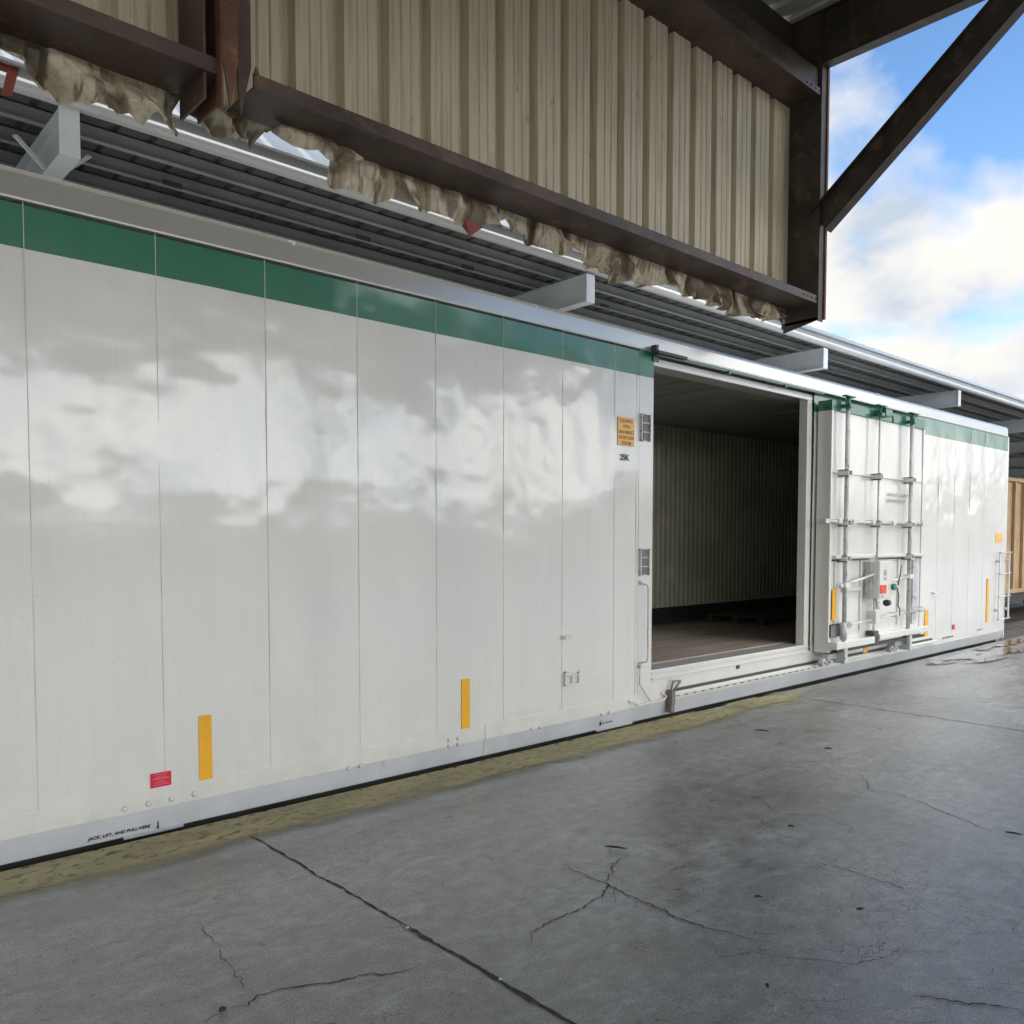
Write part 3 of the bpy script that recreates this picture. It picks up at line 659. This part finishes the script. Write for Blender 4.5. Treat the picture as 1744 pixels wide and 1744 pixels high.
gb = MB(); gb.box(11.24, 11.60, DY-.20, DY-.08, 1.05, 1.56, .015); gb.box(11.585, 11.72, DY-.18, DY-.06, 1.1, 1.5, .02); gbo = sub(gb, 'gear_box', M_white)
b = MB(); b.box(11.25, 11.43, DY-.208, DY-.195, 1.12, 1.235); sub(b, 'warning_label', M_redl)
for q in ((11.36, 11.44, 1.36, 1.44), (11.36, 11.44, 1.30, 1.335), (11.29, 11.37, 1.07, 1.095)): sub(MB().box(q[0], q[1], DY-.2065, DY-.198, q[2], q[3]), 'notice_label', M_inkb)
b = MB(); b.box(11.20, 11.235, DY-.10, DY-.01, 1.06, 1.54, .006); b.box(11.205, 11.25, DY-.14, DY-.02, 1.30, 1.42, .006); sub(b, 'gear_box_bracket', M_galv)
b = MB(); b.tube([(11.63, DY-.20, 1.2), (11.63, DY-.24, 1.2)], .045, 20); b.tube([(11.69, DY-.25, 1.22), (11.75, DY-.26, 1.42), (11.76, DY-.26, 1.50)], .009); b.tube([(11.65, DY-.26, 1.18), (11.70, DY-.26, 1.08), (11.68, DY-.26, .94), (11.74, DY-.26, .88), (11.74, DY-.26, .80)], .009)
sub(b, 'handle', M_green); b = MB(); b.tube([(11.53, DY-.16, .98), (11.60, DY-.16, .98)], .045, 14); sub(b, 'brake_hub', M_dark)
b = MB(); b.tube([(11.37, Ry, 1.05), (11.36, Ry, .44)], .016, 8); b.box(11.32, 11.44, Ry-.05, Ry+.04, .70, .88, .01); b.tube([(11.40, Ry-.03, 1.0), (11.40, Ry-.03, .9)], .03, 10); sub(b, 'lock_rod', M_white)
b = MB(); b.tube([(10.62, Ry+.01, .735), (11.30, Ry, .755)], .016, 8); b.tube([(11.44, Ry, .765), (12.95, Ry+.02, .81)], .016, 8)
for x, z in ((10.64, .735), (12.0, .785), (12.65, .80), (12.95, .81)): b.tube([(x, DY, z+.03), (x, Ry-.02, z+.03), (x+.015, Ry-.03, z), (x, Ry-.02, z-.03), (x, DY, z-.03)], .009, 6)
sub(b, 'crossbar', M_white)
b = MB(); b.box(dx0-.0, 11.30, Ry-.05, DY+.01, .44, .535, .01); b.box(11.45, dx1-.02, Ry-.05, DY+.01, .47, .555, .01); sub(b, 'bottom_rail', M_white)
b = MB(); b.box(dx0+.12, dx1-.02, Ry+.0, DY+.03, .39, .425, .005); b.box(11.30, 11.45, Ry-.03, DY+.01, .42, .60, .005); sub(b, 'bottom_channel', M_dark)
for x in (12.83,):
    b = MB(); b.box(x-.06, x+.10, DY-.012, DY+.016, .60, 1.59, .004); b.box(x-.1, x+.12, DY-.035, DY, 1.0, 1.02); sub(b, 'stiffener', M_galv)
for x in (10.38, 11.10, 12.28): sub(MB().box(x-.015, x+.015, DY-.010, DY+.012, .62, 1.58, .003), 'stiffener', M_white)
for x0, x1 in ((10.58, 11.08), (11.7, 12.25)): sub(MB().box(x0, x1, DY-.016, DY+.012, 1.16, 1.22, .012), 'stiffener', M_white)
b = MB(); b.box(10.30, 10.40, DY-.013, DY-.006, .812, 1.21); sub(b, 'reflective_strip', M_yel)
b = MB(); b.box(11.30, 11.42, DY+.03, DY+.04, .29, .36); sub(b, 'reflective_strip', M_yel)
b = MB(); b.box(10.24, 10.55, DY-.02, DY-.004, .59, .755, .004); lo_ = sub(b, 'vent_frame', M_dark)
b = MB()
for k in range(5): b.box(10.26+k*.055, 10.28+k*.055, DY-.03, DY-.01, .60, .74)
b.tube([(10.42, Ry-.03, .56), (10.42, Ry-.03, .78)], .045, 12); sub(b, 'hand_brake_wheel', M_galv)
b = MB(); b.box(dx0-.015, dx1-.02, DY-.010, DY+.06, 3.49, dz1+.006, .004); sub(b, 'green_band', M_green)
for x in (10.30, 12.30):
    b = MB(); b.box(x-.06, x+.34, DY+.0, DY+.12, .30, .37, .01); b.box(x+.16, x+.24, Ry-.04, DY+.05, .24, .46, .01); sub(b, 'roller_arm', M_galv)
    for dx in (-.06, .06):
        b = MB(); b.tube([(x+dx-.05, DY+.02, .27), (x+dx-.05, DY+.09, .27)], .052, 16); b.bolt(x+dx-.05, DY+.01, .27, .02, .02); sub(b, 'roller', M_galv)
b = MB()
for k, s in enumerate(('CLOSE AND LOCK DOOR', 'BEFORE MOVING CAR')): b.merge(text_mesh(s, .062, 11.86, DY-.008, 2.46-.085*k, sx=.95, bold=.001))
sub(b, 'lettering', M_inkb)

# ------------------------------------------------------------------ pallets left on the car floor
def pallet(x, y, z, rot, label):
    p = thing('pallet', label, 'pallet', (x, y, z), 'dark pallets on the boxcar floor')
    p.rotation_euler.z = rot
    def put(b, nm):
        me = b.build(nm, M_pal); me.parent = p; return me
    for k in range(7): put(MB().box(-.6+k*.18, -.48+k*.18, -.5, .5, .1, .12, .003), 'deck_board')
    for k in (-1, 0, 1): put(MB().box(-.6, .6, k*.45-.04, k*.45+.04, .0, .1, .003), 'stringer')
M_pal = simple('dark_wet_wood', (.05, .04, .03), .7, var=.4, scale=6)
pallet(12.3, 7.55, .502, .08, 'dark wooden pallet on the boxcar floor, nearest the doorway')
pallet(13.75, 7.6, .502, -.05, 'dark wooden pallet on the boxcar floor, deeper inside to the right')

# ------------------------------------------------------------------ near shed: wall, girts, portal frame, roof
shed = thing('shed', 'old open shed of brown steel with tan corrugated wall torn off along its bottom', 'shed', (8.9, -6.5, 0))
YL, YW = 4.65, 5.02
prof = []; x = -13.0+(15.652 % .361)
while x < 8.78:
    y = YW
    prof += [(x-.050, y), (x-.036, y+.075), (x+.036, y+.075), (x+.050, y), (x+.130, y), (x+.138, y+.008), (x+.148, y+.008), (x+.156, y), (x+.215, y), (x+.223, y+.008), (x+.233, y+.008), (x+.241, y)]
    x += .361
prof.append((8.798, YW))
b = MB(); b.sheet(prof, 'z', 4.462, 7.57, .0015); b.build('wall_sheet', M_tan, shed)
# vertical rust scratches and pin holes are in the sheet; torn strip hangs below the bottom girt
T1 = [(-3, 4.24), (-2.2, 4.26), (-1.6, 4.2), (-1, 4.25), (-.3, 4.21), (.3, 4.26), (.7, 4.23), (0.927, 4.254), (1.03, 4.243), (1.11, 4.251), (1.145, 4.237), (1.2, 4.242), (1.224, 4.214), (1.241, 4.238), (1.358, 4.249), (1.446, 4.232), (1.549, 4.22), (1.629, 4.208), (1.698, 4.179), (1.757, 4.234), (1.822, 4.215), (1.892, 4.181), (1.92, 4.2), (1.942, 4.311), (1.972, 4.43), (1.992, 4.405), (2.043, 4.327), (2.113, 4.288), (2.271, 4.321), (2.35, 4.325), (2.47, 4.36), (2.495, 4.43), (2.669, 4.455), (2.9, 4.455)]
T2 = [(2.957, 4.221), (3.038, 4.22), (3.199, 4.229), (3.347, 4.213), (3.461, 4.244), (3.681, 4.252), (3.819, 4.254), (4.057, 4.25), (4.243, 4.248), (4.411, 4.262), (4.467, 4.353), (4.523, 4.38), (4.592, 4.306), (4.746, 4.301), (4.995, 4.241), (5.022, 4.199), (5.106, 4.194), (5.141, 4.328), (5.205, 4.333), (5.313, 4.313), (5.394, 4.267), (5.545, 4.245), (5.843, 4.169), (6.156, 4.196), (6.605, 4.286), (6.897, 4.248), (7.202, 4.266), (7.315, 4.223), (7.786, 4.176), (8.507, 4.283), (8.767, 4.36), (8.87, 4.24)]
def torn(T, seed, crump, dx=.0125):
    xs = np.arange(T[0][0], T[-1][0], dx); lo = np.interp(xs, [p[0] for p in T], [p[1] for p in T])
    rs_ = np.random.RandomState(seed); lo = lo+rs_.uniform(-.004, .004, len(xs))
    n = 26; top = 4.475
    V = np.linspace(0, 1, n)[:, None]; X = np.repeat(xs[None, :], n, 0); Z = top+(lo[None, :]-top)*V
    ph = ((xs-2.652+.18) % .361)-.18
    rib = np.where(np.abs(ph) < .036, .065, np.where(np.abs(ph) < .050, (.050-np.abs(ph))/.014*.065, 0))[None, :]
    q = fnoise(X*3.6+Z*2, Z*5+X, seed)+.5*fnoise(X*8.5-Z*2, Z*8-X*2, seed+1)+.14*fnoise(X*17+Z*5, Z*14, seed+2)
    Y = YW+rib*(1-.15*V)+V**.65*(crump[0]*q*1.9-crump[2]*vnoise(X*1.3, Z*0, seed+3)*2)
    pl = np.abs(((X*crump[1]+1.8*vnoise(X*1.7, Z*0, seed+4)+.25*V) % 1)-.5)*2
    Y = Y+V*crump[3]*(pl-.5)
    X2 = X+V*crump[0]*.35*fnoise(X*5, Z*7, seed+6); Z2 = Z+V*.012*vnoise(X*14, Z*4, seed+8)
    co = np.stack([X2, Y, Z2], -1).reshape(-1, 3); m_ = len(xs); idx = np.arange(n*m_).reshape(n, m_)
    f = np.stack([idx[:-1, :-1], idx[:-1, 1:], idx[1:, 1:], idx[1:, :-1]], -1).reshape(-1, 4)
    me = bpy.data.meshes.new('torn_sheet'); me.from_pydata(co.tolist(), [], f.tolist()); me.materials.append(M_torn)
    o = bpy.data.objects.new('torn_sheet', me); COL.objects.link(o); o.parent = shed; o.matrix_parent_inverse = Matrix.Translation(shed.location).inverted()
    sm = o.modifiers.new('thickness', 'SOLIDIFY'); sm.thickness = .002; return o
torn(T1, 41, (.19, 1.6, .06, .05))
cut = [p for p in T2 if p[0] <= 4.5]; cut2 = [p for p in T2 if p[0] >= 4.46]
torn(cut, 51, (.09, 2.77, .02, .03)); torn(cut2, 61, (.12, 4.3, .05, .09))
# curled shred sticking out under the girt
b = MB()
P = [(2.49+.075*i, 4.96-.006*i, 4.40+.012*math.sin(i*1.9)-.004*i) for i in range(9)]
vs = []
for i, p in enumerate(P):
    w_ = .055*math.sin(math.pi*(i+.6)/9.2)+.012
    vs += [(p[0], p[1]-.03, p[2]+w_), (p[0]+.02, p[1]-.06-.02*math.sin(i*2.3), p[2]+.0), (p[0], p[1]-.01+.03*math.sin(i*1.3), p[2]-w_*.8-.01*math.sin(3*i))]
b.faces(vs, [(3*i+j, 3*i+3+j, 3*i+4+j, 3*i+1+j) for i in range(8) for j in range(2)]); o = b.build('torn_shred', M_torn, shed); sm = o.modifiers.new('thickness', 'SOLIDIFY'); sm.thickness = .002
b = MB(); b.prism([(1.055, 4.26), (1.105, 4.26), (1.065, 4.105), (1.02, 4.095)], 'y', 4.95, 4.955); b.prism([(.90, 4.28), (1.10, 4.25), (1.10, 4.235), (.90, 4.255)], 'y', 4.955, 5.0); b.build('bent_bracket', M_redst, shed)
b = MB(); b.faces([(4.03, 4.93, 4.23), (4.24, 4.96, 4.235), (4.09, 4.95, 4.12), (4.04, 4.90, 4.125), (4.05, 4.99, 4.2), (4.2, 5.0, 4.22)], [(0, 1, 2, 3), (0, 4, 5, 1), (1, 5, 2), (0, 3, 4), (2, 5, 4, 3)]); b.build('bent_bracket', M_redst, shed)
# girts: Z-section, lip towards the shed
def girt(x0, x1, z0, z1, m=M_rust):
    b = MB(); b.box(x0, x1, YL, YL+.012, z0, z1, .002); b.box(x0, x1, YL+.010, YW+.08 if z0 > 6 else YW-.004, z0, z0+.010); 
    return b.build('girt', m, shed)
girt(-13, 2.03, 4.442, 4.528); girt(2.235, 8.78, 4.442, 4.528)
girt(-13, 8.78, 6.672, 6.745, M_rust)
b = MB(); b.box(-13, 8.78, YL+.03, YL+.045, 6.682, 6.96); b.box(-13, 8.78, YW-.03, YW-.004, 6.75, 7.56); b.build('eave_beam', M_dkst, shed)
for x in (8.50, 8.59, 8.68, 8.76):
    for z in (4.487, 6.71): MB().bolt(x, YL-.002, z, .012, .006).build('bolt', M_dark, shed)
b = MB(); b.faces([(2.235, YL-.001, 4.528), (2.242, YL-.012, 4.562), (2.27, YL-.004, 4.529), (2.24, YL-.006, 4.51)], [(0, 1, 2, 3)]); o = b.build('bent_flange_tip', M_rust, shed); o.modifiers.new('thickness', 'SOLIDIFY').thickness = .003
# frames: hanging post, horizontal beam, knee brace, rear columns
for k in range(4):
    xf = 8.80-6.75*k
    if k == 1: xf = 2.02
    b = MB()
    zb = 4.235 if k == 0 else 4.30
    if k == 0:
        b.box(xf, xf+.014, YL+.0, YW+.02, zb+.03, 7.57); b.box(xf-.005, xf+.10, YL-.012, YL, zb+.02, 7.57); b.box(xf-.01, xf+.12, YW+.042, YW+.056, zb, 7.57)
        b.faces([(xf, YL, zb+.03), (xf, YW+.04, zb-.05), (xf+.012, YW+.04, zb-.05), (xf+.012, YL, zb+.03), (xf, YL, zb+.06), (xf, YW+.04, zb+.06)], [(0, 1, 5, 4), (0, 3, 2, 1)])
        post = b.build('post', M_dkst, shed)
        b = MB(); b.box(xf+.10, xf+.135, YL-.03, YL+.002, zb+.05, 7.0, .004); b.build('edge_trim', M_rust2, shed)
    else:
        b.box(xf+.02, xf+.034, YL+.0, YW-.03, 4.30, 7.57)
        b.box(xf+.0, xf+.012, YL-.05, YL+.012, 4.26, 7.57); 
        b.prism([(xf+.012, 4.50), (xf+.012, 7.57), (xf+.10, 7.57), (xf+.10, 4.52), (xf+.05, 4.26)], 'y', YL-.052, YL-.040)
        post = b.build('post', M_rust2, shed)
        b = MB(); b.prism([(xf+.105, 4.40), (xf+.105, 7.57), (xf+.185, 7.57), (xf+.185, 4.53), (xf+.12, 4.24)], 'y', YL-.034, YL-.022); b.box(xf-.07, xf-.055, YL+.02, YW, 4.30, 7.57); b.build('post_flange', M_rust, shed)
    b = MB()
    # underside flange, web and top flange of the frame beam
    b.box(xf-.02, xf+.12, -17.4, YW+.03, 6.995 if k == 0 else 7.0, 7.012); b.box(xf+.042, xf+.054, -17.4, YW+.03, 7.012, 7.56); b.box(xf-.02, xf+.12, -17.4, YW+.03, 7.56, 7.574)
    b.build('frame_beam', M_dkst, shed)
    # knee brace as an I-section running down to the post
    A0, A1 = Vector((0, 4.66, 5.325)), Vector((0, 2.55, 7.06)); d = (A1-A0).normalized(); nrm = Vector((0, -d.z, d.y)) if False else Vector((0, d.z, -d.y))
    hw = .150; b = MB()
    def slab(x0, x1, o0, o1):
        vs = []
        for x in (x0, x1):
            for c in (A0, A1):
                for o_ in (o0, o1):
                    v = c+nrm*o_; vs.append((xf+x, v.y, v.z))
        b.faces(vs, [(0, 1, 3, 2), (4, 6, 7, 5), (0, 2, 6, 4), (1, 5, 7, 3), (0, 4, 5, 1), (2, 3, 7, 6)])
    slab(.035, .045, -hw+.01, hw-.01); slab(-.03, .11, hw-.012, hw); slab(-.03, .11, -hw, -hw+.012)
    b.build('knee_brace', M_dkst, shed)
    for yy in (-4.5, -17.2):
        b = MB(); b.box(xf-.02, xf+.13, yy-.12, yy-.106, 0, 7.0); b.box(xf-.02, xf+.13, yy+.106, yy+.12, 0, 7.0); b.box(xf+.05, xf+.06, yy-.106, yy+.106, 0, 7.0); b.box(xf-.15, xf+.25, yy-.2, yy+.2, 0.004, .03); b.build('column', M_dkst, shed)
prof = []; x = 9.3
while x < 21.4:
    prof += [(x, 7.58), (x+.03, 7.625), (x+.09, 7.625), (x+.12, 7.58), (x+.2, 7.58)]; x += .30
b = MB(); b.sheet(prof, 'y', -17.8, -6.0, .002); b.build('roof', M_bulk, shed)  # unseen roof extension, added to block sky light and darken the car's reflections
for xq in (15.35, 21.3): b = MB(); b.box(xq, xq+.15, -17.4, -6.0, 7.0, 7.015); b.box(xq+.07, xq+.08, -17.4, -6.0, 7.015, 7.57); b.build('frame_beam', M_dkst, shed)  # beams under the added light-blocking roof
for xq, yy in ((15.35, -6.1), (15.35, -17.2), (21.3, -6.1), (21.3, -17.2)):
    b = MB(); b.box(xq, xq+.15, yy-.12, yy-.106, 0, 7.0); b.box(xq, xq+.15, yy+.106, yy+.12, 0, 7.0); b.box(xq+.07, xq+.08, yy-.106, yy+.106, 0, 7.0); b.build('column', M_dkst, shed)  # columns under the same added, unseen roof
prof = []; x = -13.3
while x < 9.2:
    prof += [(x, 7.58), (x+.03, 7.625), (x+.09, 7.625), (x+.12, 7.58), (x+.2, 7.58)]; x += .30
b = MB(); b.sheet(prof, 'y', -17.8, YW+.55, .002); b.build('roof', M_bulk, shed)
for k, y in enumerate(np.arange(-17, 4.6, 1.55)):
    b = MB(); b.box(-13.2, 9.0, y, y+.008, 7.38, 7.575); b.box(-13.2, 9.0, y-.06, y+.0, 7.885, 7.575); b.box(-13.2, 9.0, y+.008, y+.07, 7.38, 7.39); b.build('purlin', M_dkst, shed)

# ------------------------------------------------------------------ canopy behind the cars
can = thing('canopy', 'grey steel platform canopy with white gutter edge behind the boxcar', 'canopy', (20, 12, -1.2))
GY = 7.20; cx0, cx1 = -14, 70
b = MB(); prof = [(GY+.06, 5.195), (GY+.02, 5.20), (GY-.012, 5.222), (GY-.02, 5.255), (GY-.004, 5.285), (GY+.02, 5.30), (GY+.06, 5.305)]
b.prism(prof, 'x', cx0, cx1); o = b.build('gutter', M_fasc, can)
for f in o.data.polygons: f.use_smooth = abs(f.normal.x) < .5
b = MB(); b.box(cx0, cx1, GY+.03, GY+.05, 5.305, 5.375); b.build('fascia', M_can, can)
b = MB(); b.box(cx0, cx1, GY+.0, GY+.055, 5.375, 5.40, .004); b.build('drip_edge', M_can, can)
for xa, xb, run, rise in ((cx0, 10.3, 1.1, .87), (10.3, cx1, .42, .25)):
    prof = []; x = xa
    hh = .025 if xa < 0 else .004
    while x < xb: prof += [(x, 0), (x+.05, hh), (x+.12, hh), (x+.17, 0), (x+.40, 0)]; x += .42
    vs = []; m_ = len(prof)
    for (yy, zz) in ((GY+.06, 5.40), (GY+run, 5.40+rise), (GY+run, 5.37+rise), (GY+.06, 5.37)): vs += [(u, yy, zz+v) for u, v in prof]
    MB().faces(vs, [(r*m_+i, r*m_+i+1, ((r+1) % 4)*m_+i+1, ((r+1) % 4)*m_+i) for r in range(4) for i in range(m_-1)]).build('eave_sheet', M_roofw, can)
prof = []; x = cx0
while x < cx1:
    prof += [(x, 5.315), (x+.16, 5.315), (x+.18, 5.35), (x+.22, 5.35), (x+.24, 5.315)]; x += .30
b = MB(); b.sheet(prof, 'y', GY+.06, 17.0, .002); b.build('deck', M_deck, can)
yy = GY+.46
k = 0
while yy < 16.5:
    b = MB(); b.box(cx0, cx1, yy, yy+.008, 5.17, 5.31); b.box(cx0, cx1, yy-.05, yy, 5.17, 5.178); b.box(cx0, cx1, yy, yy+.05, 5.302, 5.31); o = b.build('purlin', M_can, can)
    yy += .50 if k < 5 else 1.2; k += 1
rx = [1.945-6.03, 1.945, 7.93, 13.98, 20.1, 26.2, 32.3, 38.4, 44.5, 50.6, 56.7]
for i, x in enumerate(rx):
    b = MB(); z0, z1 = 4.82, 5.165
    b.box(x-.006, x+.006, GY+.03, 16.8, z0+.012, z1-.008); b.box(x-.075, x+.075, GY+.03, 16.8, z0, z0+.012); b.box(x-.075, x+.075, GY+.03, 16.8, z1-.008, z1)
    b.box(x-.075, x+.075, GY+.015, GY+.03, z0, z1+.14 if i == 1 else z1, .002)
    b.build('rafter', M_raft, can)
    if i == 1:
        b = MB()
        for sgn in (-1, 1):
            b.prism([(x+sgn*.02, z0+.012), (x+sgn*.26, 5.06), (x+sgn*.29, 5.05), (x+sgn*.06, z0+.0125)], 'y', GY+.47, GY+.50)
        b.build('purlin_brace', M_raft, can)
    if i % 2 == 1 or i > 6:
        b = MB(); b.box(x-.15, x+.15, 13.4, 13.415, -1.2, z0); b.box(x-.15, x+.15, 13.685, 13.7, -1.2, z0); b.box(x-.008, x+.008, 13.415, 13.685, -1.2, z0); b.build('column', M_can, can)
for x in (2.95, 5.02, 6.5, 9.0):
    b = MB(); b.box(x-.012, x+.16, 7.98, 8.0, 5.12, 5.165); b.build('conduit_clip', M_dark, can)

# ------------------------------------------------------------------ ochre wagon on the next track
wg = thing('freight_wagon', 'ochre ribbed freight wagon standing past the right end of the white boxcar', 'wagon', (38, 11.2, -1.2))
wy, wx0, wx1 = 9.60, 26.0, 45.0
b = MB(); b.box(wx0, wx1, wy+.10, wy+.14, .12, 3.8); b.box(wx0, wx0+.05, wy+.1, wy+3.1, .12, 3.8); b.box(wx0, wx1, wy+3.1, wy+3.14, .12, 3.8); b.box(wx1-.05, wx1, wy+.14, wy+3.1, .12, 3.8); b.build('body', M_wagon, wg)
b = MB(); b.box(wx0, wx1, wy-.02, wy+.16, 3.8, 3.93, .02); b.build('top_rail', M_wagon, wg)
b = MB(); b.box(wx0, wx1, wy-.02, wy+.16, .02, .16, .01); b.build('side_sill', M_wagon, wg)
for x in np.arange(wx0+.4, wx1, .92):
    MB().box(x, x+.13, wy, wy+.10, .16, 3.8, .01).build('rib', M_wagon, wg)
for x in (28.5, 42.5):
    b = MB(); b.box(x-1.3, x+1.3, wy+.45, wy+.6, -.9, -.4, .03)
    for dx in (-.9, .9): b.tube([(x+dx, wy+.85, -.62), (x+dx, wy+.99, -.62)], .43, 20); b.tube([(x+dx, wy+2.25, -.62), (x+dx, wy+2.4, -.62)], .43, 20)
    b.build('truck', M_dark, wg)
MB().box(wx0+.5, wx1-.5, wy+.3, wy+2.9, -.35, .1).build('underframe', M_dark, wg)

# ------------------------------------------------------------------ litter on the platform
def twig(x, y, L, a, label, r=.006):
    b = MB(); n = 6; pts = []
    for i in range(n): t = i/(n-1); pts.append((x+L*(t-.5)*math.cos(a)+random.uniform(-.004, .004), y+L*(t-.5)*math.sin(a)+random.uniform(-.004, .004), .010+r+.004*math.sin(t*3)))
    b.tube(pts, [r*.5, r, r*1.1, r, r*.8, r*.4], 6)
    return tag(b.build('twig', M_ink), label, 'twig', 'dark twigs and scraps lying on the platform')
twig(3.775, 3.21, .13, -1.04, 'thin dark twig beside the forked crack near the middle of the platform')
twig(5.80, 1.70, .10, -1.4, 'thin dark twig near the right edge of the photo')
twig(7.16, 4.27, .15, -1.1, 'dark twig just below the boxcar doorway')
twig(6.97, 3.51, .07, -1.2, 'small dark scrap between the doorway and the far joint', .006)
twig(4.89, 2.70, .04, -1.0, 'tiny dark scrap right of the forked crack', .006)
twig(3.79, 2.27, .04, -.8, 'tiny dark scrap below the forked crack', .006)
twig(4.04, 1.85, .04, -.8, 'tiny dark scrap in the pale crazed area at lower right', .006)
twig(3.05, 1.78, .03, .6, 'tiny dark scrap near the bottom edge right of the joint', .006)
def pebble(x, y, r, m, label, seed):
    t = bmesh.new(); bmesh.ops.create_icosphere(t, subdivisions=2, radius=1); rr = random.Random(seed)
    for v in t.verts: v.co = v.co*rr.uniform(.75, 1.15)
    b = MB(); b.merge(t, Matrix.Translation((x, y, .008+r*.5)) @ Matrix.Diagonal((r, r*.8, r*.6, 1)))
    return tag(b.build('pebble', m), label, 'pebble')
pebble(1.314, 3.114, .016, M_ink, 'black crumb lying on the crack at the lower left', 1)
pebble(2.258, 3.203, .009, M_fasc, 'white chip lodged in the upper part of the long joint', 2)
pebble(2.276, 2.561, .009, M_fasc, 'white chip lodged in the lower part of the long joint', 3)
